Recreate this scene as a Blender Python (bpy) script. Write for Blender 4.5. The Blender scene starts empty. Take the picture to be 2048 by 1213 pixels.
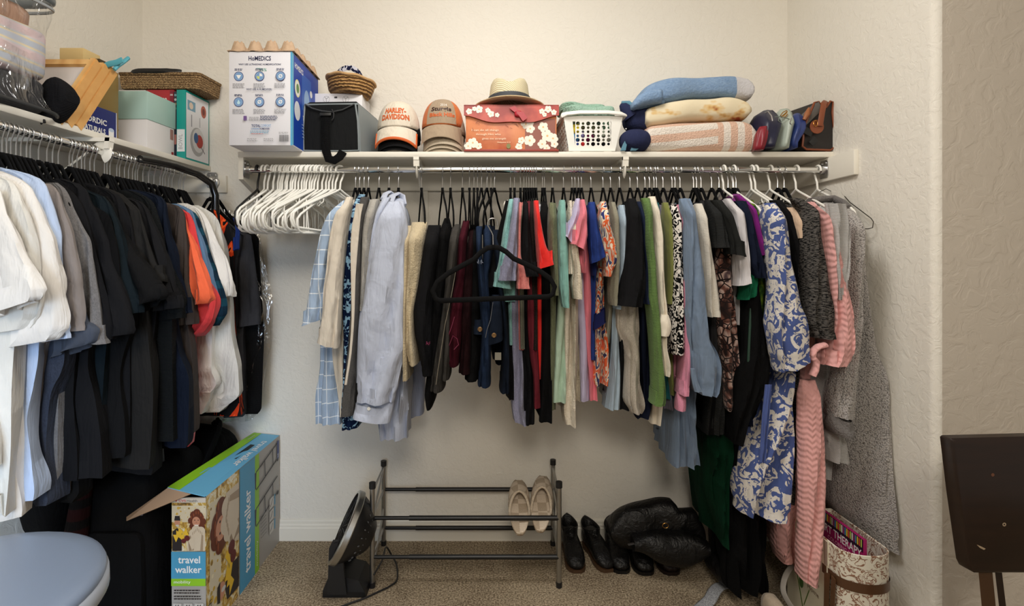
import bpy, bmesh, math, random
from mathutils import Vector, Matrix, noise
random.seed(7)
PI = math.pi
COL = bpy.context.scene.collection
SC = bpy.context.scene

# ---------------------------------------------------------------- camera
F, CX, CY, H = 1035.0, 972.0, 527.0, 1.229      # focal length (px), principal point (px), eye height (m)
cam_d = bpy.data.cameras.new('camera'); cam = bpy.data.objects.new('camera', cam_d); COL.objects.link(cam)
cam.location = (0, 0, H); cam.rotation_euler = (PI/2, 0, 0)
cam_d.sensor_width = 36; cam_d.lens = 36*F/2048
cam_d.shift_x = (1024-CX)/2048; cam_d.shift_y = -(606.5-CY)/2048
cam_d.clip_start = .02
SC.camera = cam
# ---------------------------------------------------------------- view, world, lights
SC.view_settings.view_transform = 'Standard'; SC.view_settings.look = 'None'
SC.view_settings.exposure = 0.10; SC.view_settings.gamma = 1
W = bpy.data.worlds.new('world'); SC.world = W; W.use_nodes = True
W.node_tree.nodes['Background'].inputs[0].default_value = (1, .90, .77, 1)
W.node_tree.nodes['Background'].inputs[1].default_value = .27
def area(name, loc, target, size, power, col, size_y=None, spread=None):
    d = bpy.data.lights.new(name, 'AREA'); d.energy = power; d.color = col; d.size = size
    if size_y: d.shape = 'RECTANGLE'; d.size_y = size_y
    if spread: d.spread = spread
    o = bpy.data.objects.new(name, d); COL.objects.link(o); o.location = loc
    o.rotation_euler = (Vector(target)-Vector(loc)).to_track_quat('-Z', 'Y').to_euler(); return o
area('assumed_ceiling_light', (.05, 1.12, 2.70), (.05, 1.3, 0), .60, 21.5, (1, .975, .94))  # assumed overhead lamp, out of view, with no fixture built
area('front_fill_light', (.0, -1.2, 2.6), (.1, 2.3, 1.1), .9, 46, (1, .915, .80))  # added fill lamp, unseen behind the camera, lifts the ambient level
area('assumed_cool_fill_light', (-.5, -1.5, 1.1), (-1.5, .9, .55), .9, 9, (.62, .78, 1), size_y=1.1, spread=.9)  # assumed cool light from behind left; a bare area lamp, no window is built

# ---------------------------------------------------------------- helpers
def P(px, py, Y): return Vector(((px-CX)*Y/F, Y, H-(py-CY)*Y/F))
def lin(c):
    return tuple(((v/255)/12.92 if v/255 <= .04045 else ((v/255+.055)/1.055)**2.4) for v in c)
LEFT = [False]        # the left wall is not quite square to the back wall: it drifts outwards towards the door
def fy(y): return 2.3-(2.3-y)*.905
def LM(v, g=None):
    if not LEFT[0]: return Vector(v)
    y = fy(v[1]); z = v[2]
    if g is not None and z > 1.66: z = 1.66+(z-1.66)*g
    return Vector((v[0]-.089*(2.3-y), y, z))
class MB:
    def __init__(s): s.v = []; s.f = []
    def add(s, vs, fs):
        b = len(s.v); s.v += [Vector(v) for v in vs]; s.f += [tuple(i+b for i in f) for f in fs]; return s
    def box(s, c, size, bevel=0, R=None, seg=2):
        bm = bmesh.new(); bmesh.ops.create_cube(bm, size=1)
        for v in bm.verts: v.co = Vector((v.co.x*size[0], v.co.y*size[1], v.co.z*size[2]))
        if bevel: bmesh.ops.bevel(bm, geom=bm.edges[:], offset=bevel, segments=seg, affect='EDGES', profile=.5)
        if isinstance(R, (int, float)): R = Matrix.Rotation(R, 3, 'Z')
        vs = [((R @ v.co) if R is not None else v.co)+Vector(c) for v in bm.verts]
        bm.verts.index_update(); s.add(vs, [[v.index for v in f.verts] for f in bm.faces]); bm.free(); return s
    def tube(s, path, r, n=10, r2=None, closed=False, up=Vector((0, 0, 1)), cap=True):
        """a tube of radius r (number or list) along path; r2 flattens it along the second axis"""
        p = [Vector(q) for q in path]; N = len(p); vs = []; fs = []; last = None
        for i in range(N):
            t = (p[(i+1) % N]-p[i-1]) if closed else (p[min(i+1, N-1)]-p[max(i-1, 0)])
            t = t.normalized() if t.length > 1e-9 else Vector((0, 0, 1))
            if last is None:
                a = t.cross(up)
                if a.length < .05: a = t.cross(Vector((1, 0, 0)))
            else: a = last-t*last.dot(t)
            a.normalize(); last = a; b = t.cross(a)
            ra = r[i] if isinstance(r, (list, tuple)) else r
            rb = ra if r2 is None else (r2[i] if isinstance(r2, (list, tuple)) else r2)
            for k in range(n):
                q = 2*PI*k/n; vs.append(p[i]+a*ra*math.cos(q)+b*rb*math.sin(q))
        for i in range(N if closed else N-1):
            for k in range(n):
                j = (i+1) % N; fs.append((i*n+k, i*n+(k+1) % n, j*n+(k+1) % n, j*n+k))
        if not closed and cap: fs += [tuple(range(n))[::-1], tuple(range((N-1)*n, N*n))]
        return s.add(vs, fs)
    def loft(s, rings, cap0=True, cap1=True, closed=True):
        n = len(rings[0]); vs = [q for r in rings for q in r]; fs = []
        for i in range(len(rings)-1):
            for k in range(n if closed else n-1):
                fs.append((i*n+k, i*n+(k+1) % n, (i+1)*n+(k+1) % n, (i+1)*n+k))
        if cap0: fs.append(tuple(range(n))[::-1])
        if cap1: fs.append(tuple(range((len(rings)-1)*n, len(rings)*n)))
        return s.add(vs, fs)
    def lathe(s, prof, c=(0, 0, 0), n=32, sx=1, sy=1, R=None, cap0=False, cap1=False):
        c = Vector(c); rings = []
        for r, z in prof:
            ring = [Vector((r*sx*math.cos(2*PI*k/n), r*sy*math.sin(2*PI*k/n), z)) for k in range(n)]
            rings.append([((R @ q) if R is not None else q)+c for q in ring])
        return s.loft(rings, cap0, cap1)
    def prism(s, pts, o, u, v, d):
        """the outline pts (in the u,v plane at o) pushed out by the vector d"""
        o, u, v, d = map(Vector, (o, u, v, d)); a = [o+u*x+v*y for x, y in pts]; n = len(a)
        fs = [tuple(range(n))[::-1], tuple(range(n, 2*n))]+[(k, (k+1) % n, n+(k+1) % n, n+k) for k in range(n)]
        return s.add(a+[q+d for q in a], fs)
    def soft(s, c, size, e=.35, n=36, m=20, bump=.006, freq=9, R=None, fn=None, seed=0):
        """a soft rounded block (superellipsoid) with folds"""
        c = Vector(c); rings = []
        sg = lambda x, p: math.copysign(abs(x)**p, x)
        for j in range(m+1):
            th = -PI/2+PI*j/m; ring = []
            for k in range(n):
                ph = 2*PI*k/n
                q = Vector((sg(math.cos(th), e)*sg(math.cos(ph), e)*size[0]/2, sg(math.cos(th), e)*sg(math.sin(ph), e)*size[1]/2, sg(math.sin(th), e)*size[2]/2))
                if bump: q += q.normalized()*bump*noise.noise(q*freq+Vector((seed, 0, 0)))*2
                if fn: q = fn(q)
                ring.append(((R @ q) if R is not None else q)+c)
            rings.append(ring)
        return s.loft(rings)
def mk(name, mb, mat, parent=None, smooth=True, angle=None):
    """links the shape as ONE mesh; its origin is its parent's, or its own base"""
    me = bpy.data.meshes.new(name)
    if LEFT[0]:
        my = sum(v.y for v in mb.v)/len(mb.v) if not parent else parent.get('_y', 1.9); g = 1+.22*(2.3-my) if LEFT[0] == 2 else None
        mb.v = [LM(v, g) for v in mb.v]
    if parent: off = parent.location.copy(); pp = parent.parent
    else: pp = None
    if parent:
        while pp: off += pp.location; pp = pp.parent
    else:
        xs = [v.x for v in mb.v]; ys = [v.y for v in mb.v]; zs = [v.z for v in mb.v]
        off = Vector(((min(xs)+max(xs))/2, (min(ys)+max(ys))/2, min(zs)))
    me.from_pydata([v-off for v in mb.v], [], mb.f)
    o = bpy.data.objects.new(name, me); COL.objects.link(o)
    if parent: o.parent = parent
    else: o.location = off
    if parent and '_y' in parent: o['_y'] = parent['_y']
    if mat: me.materials.append(mat)
    if smooth:
        me.polygons.foreach_set('use_smooth', [True]*len(me.polygons))
        if angle is None: angle = .7
        me.set_sharp_from_angle(angle=angle) if hasattr(me, 'set_sharp_from_angle') else None
    return o
def tag(o, label, cat, group=None):
    o['label'] = label; o['category'] = cat
    if group: o['group'] = group
    return o
def thing(name, label, cat, loc=(0, 0, 0), group=None):
    o = bpy.data.objects.new(name, None); COL.objects.link(o); o.location = LM(loc, 1+.22*(2.3-loc[1]) if LEFT[0] == 2 else None); o.empty_display_size = .02
    if LEFT[0]: o['_y'] = loc[1]
    return tag(o, label, cat, group)
def struct(name, mb, mat, smooth=False):
    o = mk(name, mb, mat, smooth=smooth); o['kind'] = 'structure'; return o
def dup(root, M, label=None, group=None):
    r = root.copy(); COL.objects.link(r); r.matrix_world = M
    if label: r['label'] = label
    if group: r['group'] = group
    for ch in root.children:
        c = ch.copy(); COL.objects.link(c); c.parent = r
    return r

# ---------------------------------------------------------------- materials
MATS = {}
class NT:
    def __init__(s, name, rough=.6, metal=0, sheen=0):
        s.m = bpy.data.materials.new(name); s.m.use_nodes = True; s.t = s.m.node_tree
        s.b = s.t.nodes['Principled BSDF']; s.b.inputs['Roughness'].default_value = rough
        s.b.inputs['Metallic'].default_value = metal
        if sheen: s.b.inputs['Sheen Weight'].default_value = sheen; s.b.inputs['Sheen Roughness'].default_value = .5
        s.tc = s.t.nodes.new('ShaderNodeTexCoord')
    def n(s, typ, **kw):
        q = s.t.nodes.new(typ)
        for k, v in kw.items():
            if k in q.inputs.keys() if isinstance(k, str) else False: s.put(q.inputs[k], v)
            else: setattr(q, k, v)
        return q
    def put(s, inp, v):
        if hasattr(v, 'is_output'): s.t.links.new(v, inp)
        else: inp.default_value = v
    def co(s, scale=(1, 1, 1), rot=(0, 0, 0)):
        q = s.t.nodes.new('ShaderNodeMapping'); q.inputs['Scale'].default_value = scale; q.inputs['Rotation'].default_value = rot
        s.t.links.new(s.tc.outputs['Object'], q.inputs[0]); return q.outputs[0]
    def noise(s, sc, scale=(1, 1, 1), det=3, rough=.5, dist=0):
        q = s.t.nodes.new('ShaderNodeTexNoise'); s.t.links.new(s.co(scale), q.inputs['Vector'])
        q.inputs['Scale'].default_value = sc; q.inputs['Detail'].default_value = det; q.inputs['Roughness'].default_value = rough; q.inputs['Distortion'].default_value = dist
        return q.outputs['Fac']
    def voro(s, sc, scale=(1, 1, 1), feature='F1', out='Distance', rnd=1):
        q = s.t.nodes.new('ShaderNodeTexVoronoi'); q.feature = feature; s.t.links.new(s.co(scale), q.inputs['Vector'])
        q.inputs['Scale'].default_value = sc; q.inputs['Randomness'].default_value = rnd; return q.outputs[out]
    def wave(s, sc, scale=(1, 1, 1), d='Z', prof='SIN', dist=0, dsc=1, rot=(0, 0, 0)):
        q = s.t.nodes.new('ShaderNodeTexWave'); q.bands_direction = d; q.wave_profile = prof; s.t.links.new(s.co(scale, rot), q.inputs['Vector'])
        q.inputs['Scale'].default_value = sc; q.inputs['Distortion'].default_value = dist; q.inputs['Detail Scale'].default_value = dsc; return q.outputs['Fac']
    def math(s, op, a, b=0.0, c=None):
        q = s.t.nodes.new('ShaderNodeMath'); q.operation = op; s.put(q.inputs[0], a); s.put(q.inputs[1], b)
        if c is not None: s.put(q.inputs[2], c)
        return q.outputs[0]
    def mix(s, f, a, b):
        q = s.t.nodes.new('ShaderNodeMix'); q.data_type = 'RGBA'; s.put(q.inputs[0], f)
        for i, v in ((6, a), (7, b)):
            if isinstance(v, tuple): v = (*v[:3], 1)
            s.put(q.inputs[i], v)
        return q.outputs[2]
    def ramp(s, f, stops, const=False):
        q = s.t.nodes.new('ShaderNodeValToRGB'); s.put(q.inputs[0], f); e = q.color_ramp
        if const: e.interpolation = 'CONSTANT'
        while len(e.elements) < len(stops): e.elements.new(.5)
        for el, (p, c) in zip(e.elements, stops): el.position = p; el.color = (*c[:3], 1)
        return q.outputs[0]
    def col(s, c): s.put(s.b.inputs['Base Color'], (*c, 1) if isinstance(c, tuple) else c); return s
    def bump(s, h, st=.3, d=.003):
        q = s.t.nodes.new('ShaderNodeBump'); q.inputs['Strength'].default_value = st; q.inputs['Distance'].default_value = d
        s.put(q.inputs['Height'], h)
        old = s.b.inputs['Normal'].links
        if old: s.t.links.new(old[0].from_socket, q.inputs['Normal'])
        s.t.links.new(q.outputs[0], s.b.inputs['Normal']); return s
def simple(c, rough=.55, metal=0, coat=0):
    k = ('s', tuple(c), rough, metal, coat)
    if k not in MATS:
        n = NT('plain_%d_%d_%d' % tuple(c), rough, metal); n.col(lin(c))
        if coat: n.b.inputs['Coat Weight'].default_value = coat
        MATS[k] = n.m
    return MATS[k]
def fab(c, kind='plain', c2=None, rough=.9, w=1.0):
    """cloth: colour c with a procedural pattern of the given kind"""
    k = ('f', tuple(c), kind, tuple(c2) if c2 else None, w)
    if k in MATS: return MATS[k]
    n = NT('cloth_%s_%d_%d_%d' % (kind, *c), rough, sheen=.10 if sum(c) > 240 else 0); n.b.inputs['Specular IOR Level'].default_value = .25 if sum(c) > 150 else .12; a = lin(c); b = lin(c2) if c2 else None
    dark = tuple(v*.86 for v in a); lite = tuple(min(1, v*1.08) for v in a)
    base = n.mix(n.noise(9, (1, 1, .5)), dark, lite)
    if kind == 'heather':
        base = n.mix(n.math('MULTIPLY', n.noise(420, (1, 1, .45), 2), 1.0), tuple(v*.55 for v in a), tuple(min(1, v*1.5+.01) for v in a))
    elif kind == 'marl':
        base = n.ramp(n.noise(60, (1.2, 1.2, 6), 3, .7), [(.44, a), (.56, b)])
    elif kind == 'window':   # thin window-pane check
        z = n.wave(6.4, d='Z', prof='SIN'); x = n.wave(9, (1, 1, 1), d='X')
        f = n.math('GREATER_THAN', n.math('MAXIMUM', z, x), .988); base = n.mix(f, base, b)
    elif kind == 'floral':
        v = n.voro(26, out='Distance'); no = n.noise(45, det=1, dist=1.8); f = n.math('GREATER_THAN', n.math('SUBTRACT', no, n.math('MULTIPLY', v, .35)), .36)
        base = n.mix(f, base, b)
    elif kind == 'toile':    # large leaf shapes with small sprigs
        no = n.noise(22, det=1.2, dist=2.2); sm = n.noise(80, det=2, dist=1.5)
        f = n.math('MAXIMUM', n.math('GREATER_THAN', no, .515), n.math('GREATER_THAN', sm, .63)); base = n.mix(f, base, b)
    elif kind == 'paisley':
        sm = n.wave(9, d='Z', dist=16, dsc=4.2); f = n.math('GREATER_THAN', sm, .52); base = n.mix(f, base, b)
    elif kind == 'scales':
        e = n.voro(34, (1, 1, 1.3), 'DISTANCE_TO_EDGE'); big = n.noise(11, det=1, dist=2.5)
        base = n.ramp(big, [(.36, (.02, .008, .006)), (.48, a), (.60, b), (.7, (.09, .055, .06))])
        base = n.mix(n.math('LESS_THAN', e, .07), base, (.012, .006, .006))
    elif kind == 'ikat':
        base = n.ramp(n.noise(36, (1, 1, .6), 2, .4, .8), [(.30, (.018, .025, .13)), (.39, (.75, .66, .5)), (.47, a), (.58, (.72, .62, .48)), (.65, (.018, .025, .13))], True)
    elif kind == 'camo':
        base = n.ramp(n.noise(30, (1, 1, .6), 4, .6, 1), [(.35, (.01, .012, .008)), (.5, a), (.66, b)])
    elif kind == 'tartan':
        z = n.wave(5, d='Z'); base = n.mix(n.math('GREATER_THAN', z, .6), base, b)
    elif kind == 'flame':
        f = n.ramp(n.noise(7, (1.4, 1.4, .45), 2, .4, 2.2), [(.46, (.006, .006, .007)), (.505, lin((200, 60, 25))), (.55, lin((230, 90, 40))), (.58, (.006, .006, .008))], True); base = f
    elif kind == 'fade':
        base = n.mix(n.noise(26, (1, 1, .35), 4, .7), a, b)
    n.col(base)
    n.bump(n.noise(16, (1, 1, .2), 4, .62, .4), .75*w, .016); n.bump(n.noise(11, (1.2, 1.2, 1), 2, .5, 1.4), .35*w, .010)
    if kind == 'rib': n.bump(n.wave(75, d='Z'), .5, .0022)
    elif kind == 'crinkle': n.bump(n.noise(85, (1, 1, 1.6), 3, .6, 1.2), .9, .004)
    elif kind == 'chevron':
        q = n.wave(24, d='Z', dist=0); x = n.t.nodes.new('ShaderNodeSeparateXYZ'); n.t.links.new(n.tc.outputs['Object'], x.inputs[0])
        tri = n.math('PINGPONG', n.math('MULTIPLY', x.outputs[0], 1), .010)
        h = n.math('SINE', n.math('MULTIPLY', n.math('ADD', x.outputs[2], n.math('MULTIPLY', tri, 1.0)), 330))
        n.bump(h, .38, .003)
    elif kind == 'sherpa':
        n.bump(n.math('MULTIPLY', n.voro(210), -1), .8, .004)
        n.col(n.mix(n.math('POWER', n.voro(210), 1.6), tuple(min(1, v*1.1) for v in a), tuple(v*.22 for v in a)))
    elif kind == 'terry': n.bump(n.noise(190, det=1), .8, .006)
    elif kind == 'knit': n.bump(n.wave(110, d='Z', dist=1.5, dsc=3), .4, .0015)
    else: n.bump(n.noise(330, det=1), .12, .001)
    MATS[k] = n.m; return n.m
def card(c, rough=.45): return simple(c, rough)

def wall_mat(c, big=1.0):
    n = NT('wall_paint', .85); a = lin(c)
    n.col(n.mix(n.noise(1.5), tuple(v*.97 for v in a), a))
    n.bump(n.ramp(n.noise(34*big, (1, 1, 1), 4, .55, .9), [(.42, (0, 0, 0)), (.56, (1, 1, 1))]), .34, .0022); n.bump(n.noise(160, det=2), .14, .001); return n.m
M_wall = wall_mat((234, 229, 218)); M_wall_shade = wall_mat((203, 193, 179), .62)  # second one is the same paint, darkened to carry the return's shade
M_white = simple((234, 229, 216), .4)
n = NT('carpet', .98); tuft = n.noise(150, det=4, rough=.7); blot = n.noise(5, det=3, dist=.5)
n.col(n.mix(n.math('MULTIPLY', n.math('ADD', n.math('MULTIPLY', n.math('SUBTRACT', tuft, .5), 4.2), n.math('MULTIPLY', blot, .9)), .62), lin((104, 86, 64)), lin((250, 230, 196))))
n.bump(tuft, 1, .008); n.bump(blot, .4, .02); M_carpet = n.m
n = NT('chrome', .16, 1); n.col((.80, .80, .78)); n.bump(n.noise(8, (.3, 6, 6)), .05, .001); M_chrome = n.m
M_steel = simple((200, 200, 200), .3, 1); M_plastic = simple((238, 236, 228), .33); M_black = simple((16, 16, 17), .45)
M_velvet = fab((17, 17, 18), 'plain', w=.2); M_brass = simple((190, 140, 70), .3, 1)

# ---------------------------------------------------------------- printing on flat faces
def text_mesh(s, bold=0):
    cu = bpy.data.curves.new('t', 'FONT'); cu.body = s; cu.resolution_u = 2; cu.offset = bold; cu.size = 1
    o = bpy.data.objects.new('t', cu); COL.objects.link(o)
    me = bpy.data.meshes.new_from_object(o.evaluated_get(bpy.context.evaluated_depsgraph_get()))
    vs = [v.co.copy() for v in me.vertices]; fs = [tuple(p.vertices) for p in me.polygons]
    bpy.data.objects.remove(o); bpy.data.meshes.remove(me); bpy.data.curves.remove(cu)
    return vs, fs
class Print:
    """flat printed shapes on the plane through o spanned by u (right) and v (up)"""
    def __init__(s, o, u, v, parent, bend=None):
        s.o = Vector(o); s.u = Vector(u).normalized(); s.v = Vector(v).normalized(); s.n = s.u.cross(s.v).normalized(); s.p = next((c for c in parent.children if c.type == 'MESH'), parent) if parent.type == 'EMPTY' else parent; s.d = {}; s.k = 0; s.bend = bend
    def at(s, x, y, lift):
        if s.bend: return s.bend(x, y, lift)
        return s.o+s.u*x+s.v*y+s.n*lift
    def mb(s, name, mat): return s.d.setdefault((name, mat.name), (MB(), mat))[0]
    def poly(s, pts, mat, name='print', lift=None):
        s.k += 1; l = lift or .0004+s.k*.00003
        s.mb(name, mat).add([s.at(x, y, l) for x, y in pts], [tuple(range(len(pts)))])
    def rect(s, x0, y0, x1, y1, mat, name='print'): s.poly([(x0, y0), (x1, y0), (x1, y1), (x0, y1)], mat, name)
    def disc(s, x, y, r, mat, ry=None, n=24, name='print'):
        ry = ry or r; s.poly([(x+r*math.cos(2*PI*k/n), y+ry*math.sin(2*PI*k/n)) for k in range(n)], mat, name)
    def ring(s, x, y, r0, r1, mat, n=24):
        s.k += 1; l = .0004+s.k*.00003; a = []
        for k in range(n):
            q = 2*PI*k/n; a += [s.at(x+r0*math.cos(q), y+r0*math.sin(q), l), s.at(x+r1*math.cos(q), y+r1*math.sin(q), l)]
        s.mb('print', mat).add(a, [(2*k, 2*k+1, (2*k+3) % (2*n), (2*k+2) % (2*n)) for k in range(n)])
    def line(s, x0, y0, x1, y1, w, mat):
        d = Vector((x1-x0, y1-y0)); L = d.length or 1; q = Vector((-d.y, d.x))/L*w/2
        s.poly([(x0+q.x, y0+q.y), (x0-q.x, y0-q.y), (x1-q.x, y1-q.y), (x1+q.x, y1+q.y)], mat)
    def text(s, t, x, y, w, h, mat, bold=.01, rot=0, align='C', name='lettering'):
        """the text fills a box w wide and h high (caps) centred on x,y"""
        vs, fs = text_mesh(t, bold)
        if not vs: return
        x0 = min(q.x for q in vs); x1 = max(q.x for q in vs); y0 = min(q.y for q in vs); y1 = max(q.y for q in vs)
        sx = w/(x1-x0); sy = h/(y1-y0) if h else sx
        if h is None: sy = sx
        s.k += 1; l = .0006+s.k*.00003; c, d = math.cos(rot), math.sin(rot); out = []
        for q in vs:
            a = (q.x-(x0+x1)/2)*sx; b = (q.y-(y0+y1)/2)*sy
            if align == 'L': a += w/2
            out.append(s.at(x+a*c-b*d, y+a*d+b*c, l))
        s.mb(name, mat).add(out, fs)
    def lines(s, x, y, w, n, dy, h, mat, seed=1):
        """rows of small print, too small to read"""
        r = random.Random(seed)
        for i in range(n):
            a = x-w/2; e = x+w/2*r.uniform(.7, 1)
            while a < e:
                b = a+r.uniform(.004, .011); s.rect(a, y-i*dy, min(b, e), y-i*dy+h, mat, 'small_print'); a = b+.0018
    def done(s):
        for (name, _), (mb, mat) in s.d.items(): mk(name, mb, mat, s.p, smooth=False)

# ---------------------------------------------------------------- the room
WY, LX, RX, EY = 2.30, -1.527, 1.34, 1.545       # back wall, left wall, right wall, edge of the right wall
struct('floor', MB().box((.4, .6, -.05), (4.6, 5.0, .1)), M_carpet)
struct('ceiling', MB().box((.4, .6, 2.80), (4.6, 5.0, .1)), simple((236, 232, 222), .9))
struct('wall_back', MB().box((-.09, WY+.06, 1.375), (2.87+.24, .12, 2.75)), M_wall)
LEFT[0] = True; struct('wall_left', MB().box((LX-.06, .4, 1.375), (.12, 3.8, 2.75)), M_wall); LEFT[0] = False
# the right wall ends in a rounded (bullnose) corner and turns to the right
r = .022; arc = [(RX+r-r*math.cos(a*PI/16), EY+r-r*math.sin(a*PI/16)) for a in range(9)]
pts = [(RX, WY)]+arc+[(RX+r, WY)]
struct('wall_right', MB().prism(pts, (0, 0, 0), (1, 0, 0), (0, 1, 0), (0, 0, 2.75)), M_wall, smooth=True)
struct('wall_right_return', MB().box((RX+r+.6, EY+.06, 1.375), (1.2, .12, 2.75)), M_wall_shade)
def baseboard(name, a, b, nrm):
    a, b, nrm = Vector(a), Vector(b), Vector(nrm)
    prof = [(0, 0), (.013, 0), (.013, .055), (.010, .060), (.010, .068), (.007, .074), (.007, .084), (.004, .092), (0, .092)]
    struct(name, MB().prism(prof, a, nrm, (0, 0, 1), b-a), M_white)
baseboard('baseboard_back', (LX, WY, 0), (RX, WY, 0), (0, -1, 0))
LEFT[0] = True; baseboard('baseboard_left', (LX, -1, 0), (LX, WY, 0), (1, 0, 0)); LEFT[0] = False
baseboard('baseboard_right', (RX, EY+.02, 0), (RX, WY, 0), (-1, 0, 0))
baseboard('baseboard_return', (RX+.03, EY, 0), (RX+1.3, EY, 0), (0, -1, 0))

# ---------------------------------------------------------------- shelves, cleats, rods
SZ = 1.660; SB = SZ-.021; SF = WY-.305; SLX = LX+.305    # shelf top, underside, front edge (back shelf), front edge (left shelf)
RZ, RY, RLX = 1.594, 2.02, -1.205                        # rod height, back rod Y, left rod X
t = thing('wall_shelf', 'long white shelf across the back wall carrying hats, boxes and blankets', 'shelf', (.19, WY, SB))
mk('shelf_board', MB().box((.1915, WY-.1525, SZ-.0105), (RX+.957, .305, .021), .002), M_white, t)
mk('cleat', MB().box((.20, WY-.009, SB-.045), (RX+.93, .018, .09), .002), M_white, t)
mk('side_cleat', MB().box((RX-.009, WY-.22, SB-.045), (.018, .44, .09), .002), M_white, t)
mk('end_gusset', MB().prism([(0, 0), (-.30, 0), (-.30, -.085), (0, -.185)], (-.957, WY, SB), (0, 1, 0), (0, 0, 1), (.019, 0, 0)), M_white, t)
LEFT[0] = True
t = thing('corner_shelf', 'white shelf on the left wall loaded with frames and boxes', 'shelf', (LX+.15, 1.2, SB))
mk('shelf_board', MB().box((LX+.1525, .65, SZ-.0105), (.305, 3.3, .021), .002), M_white, t)
mk('cleat', MB().box((LX+.009, .65, SB-.045), (.018, 3.3, .09), .002), M_white, t)
mk('end_cleat', MB().box((LX+.19, WY-.009, SB-.06), (.38, .018, .075), .002), M_white, t)
LEFT[0] = False
def rod(label, a, b, plates, extra):
    t = thing('clothes_rod', label, 'closet rod', a); a = Vector(a); b = Vector(b)
    mk('pole', MB().tube([a, b], .0125, 20), M_chrome, t)
    for p, nrm in plates:
        nrm = Vector(nrm); side = Vector((nrm.y, -nrm.x, 0)); p = Vector(p); m = MB()
        pr = [(-.02, -.032), (.02, -.032), (.024, -.025), (.024, .028), (.017, .036), (-.017, .036), (-.024, .028), (-.024, -.025)]
        m.prism(pr, p, side, (0, 0, 1), nrm*.004); m.tube([p+nrm*.003, p+nrm*.02], .018, 20)
        for s_ in (-.012, .012): m.tube([p+side*s_+Vector((0, 0, .024))+nrm*.003, p+side*s_+Vector((0, 0, .024))+nrm*.007], .004, 10)
        mk('end_socket', m, M_steel, t)
    for q in extra:   # hook brackets that run from the shelf to the wall and carry the pole
        q = Vector(q); wall = Vector((0, 1, 0)) if abs(q.x+1.205) > .1 else Vector((-1, 0, 0)); side = Vector((wall.y, -wall.x, 0)); m = MB(); w = .022
        d = (WY-q.y) if wall.y else (q.x-LX)
        m.prism([(-.035, 0), (d, 0), (d, -.012), (-.035, -.012)], q+side*-w/2+Vector((0, 0, SB-q.z)), wall, (0, 0, 1), side*w)
        m.prism([(-.035, 0), (-.02, 0), (-.014, -.036), (-.03, -.036)], q+side*-w/2+Vector((0, 0, SB-q.z)), wall, (0, 0, 1), side*w)
        m.prism([(d-.012, 0), (d, 0), (d, -.27), (d-.012, -.27)], q+side*-w/2+Vector((0, 0, SB-q.z)), wall, (0, 0, 1), side*w)
        m.prism([(.0, -.02), (.012, -.02), (d-.004, -.25), (d-.014, -.25)], q+side*-.004+Vector((0, 0, SB-q.z)), wall, (0, 0, 1), side*.008)
        arc = [q+wall*(-.019*math.cos(a_))+Vector((0, 0, .019*math.sin(a_)-.002)) for a_ in [PI*(-.42+i*.085) for i in range(18)]]
        m.tube(arc, .0045, 8, r2=.017, up=side.cross(Vector((0, 0, 1))))
        mk('bracket', m, M_white, t)
rod('chrome clothes rod under the long back shelf', (-.937, RY, RZ), (RX, RY, RZ), [((-.937, RY, RZ), (1, 0, 0)), ((RX-.018, RY, RZ), (-1, 0, 0))], [(-.268, RY, RZ), (.537, RY, RZ)])
LEFT[0] = True
rod('chrome clothes rod under the left shelf full of dark tees', (RLX, -.6, RZ), (RLX, WY-.018, RZ), [((RLX, WY-.018, RZ), (0, -1, 0))], [(RLX, 1.63, RZ), (RLX, .5, RZ)])
LEFT[0] = False

# ---------------------------------------------------------------- hangers
def make_velvet(half=None):
    t = thing('clothes_hanger', 'x', 'hanger')
    hk = [(0, .0175*math.sin(a), .0175*math.cos(a)-.003) for a in [(-.62+i*.075)*PI for i in range(19)]]
    hk = [(0, y, z) for _, y, z in hk]+[(0, .004, -.030), (0, 0, -.040), (0, 0, -.078)]
    mk('hook', MB().tube(hk, .0020, 8), M_steel, t)
    half = half or [(0, 0), (.02, -.002), (.045, -.016), (.07, -.038), (.11, -.056), (.16, -.080), (.198, -.106), (.214, -.134), (.205, -.158), (.19, -.165)]
    p = [(0, -y, z-.078) for y, z in half[::-1]]+[(0, y, z-.078) for y, z in half[1:]]
    m = MB().tube(p, .0085, 10, r2=.0032, up=Vector((1, 0, 0)), closed=True); m.tube([(0, 0, -.070), (0, 0, -.080)], .0055, 10)
    mk('frame', m, M_velvet, t); return t
def make_plastic(mat, label):
    t = thing('clothes_hanger', label, 'hanger')
    p = [(0, .021*math.sin(a), .021*math.cos(a)-.0045) for a in [(-.55+i*.075)*PI for i in range(17)]]
    p += [(0, .011, -.032), (0, .003, -.048), (0, 0, -.076)]
    mk('hook', MB().tube(p, .0040, 10), mat, t)
    h = [(0, -.076), (.02, -.088), (.10, -.126), (.185, -.168), (.203, -.184), (.207, -.205), (.200, -.226), (.182, -.236), (.10, -.242)]
    p = [(0, -y, z) for y, z in h[::-1]]+[(0, y, z) for y, z in h[1:]]
    m = MB().tube(p, .0043, 10, closed=True)
    for s_ in (-1, 1):
        m.tube([(0, s_*.075, -.114), (0, s_*.077, -.132), (0, s_*.087, -.140), (0, s_*.094, -.132)], .0024, 7)
        m.tube([(0, s_*.150, -.152), (0, s_*.150, -.236)], .0022, 6)
    mk('frame', m, mat, t)
    return t
PROTO = {'v': make_velvet(), 't': make_velvet([(0, 0), (.015, -.004), (.035, -.028), (.06, -.060), (.10, -.088), (.14, -.110), (.168, -.130), (.178, -.152), (.165, -.170)]), 'w': make_plastic(M_plastic, 'x'), 'k': make_plastic(M_black, 'black plastic hanger hanging empty at the left end of the back rod')}
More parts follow.
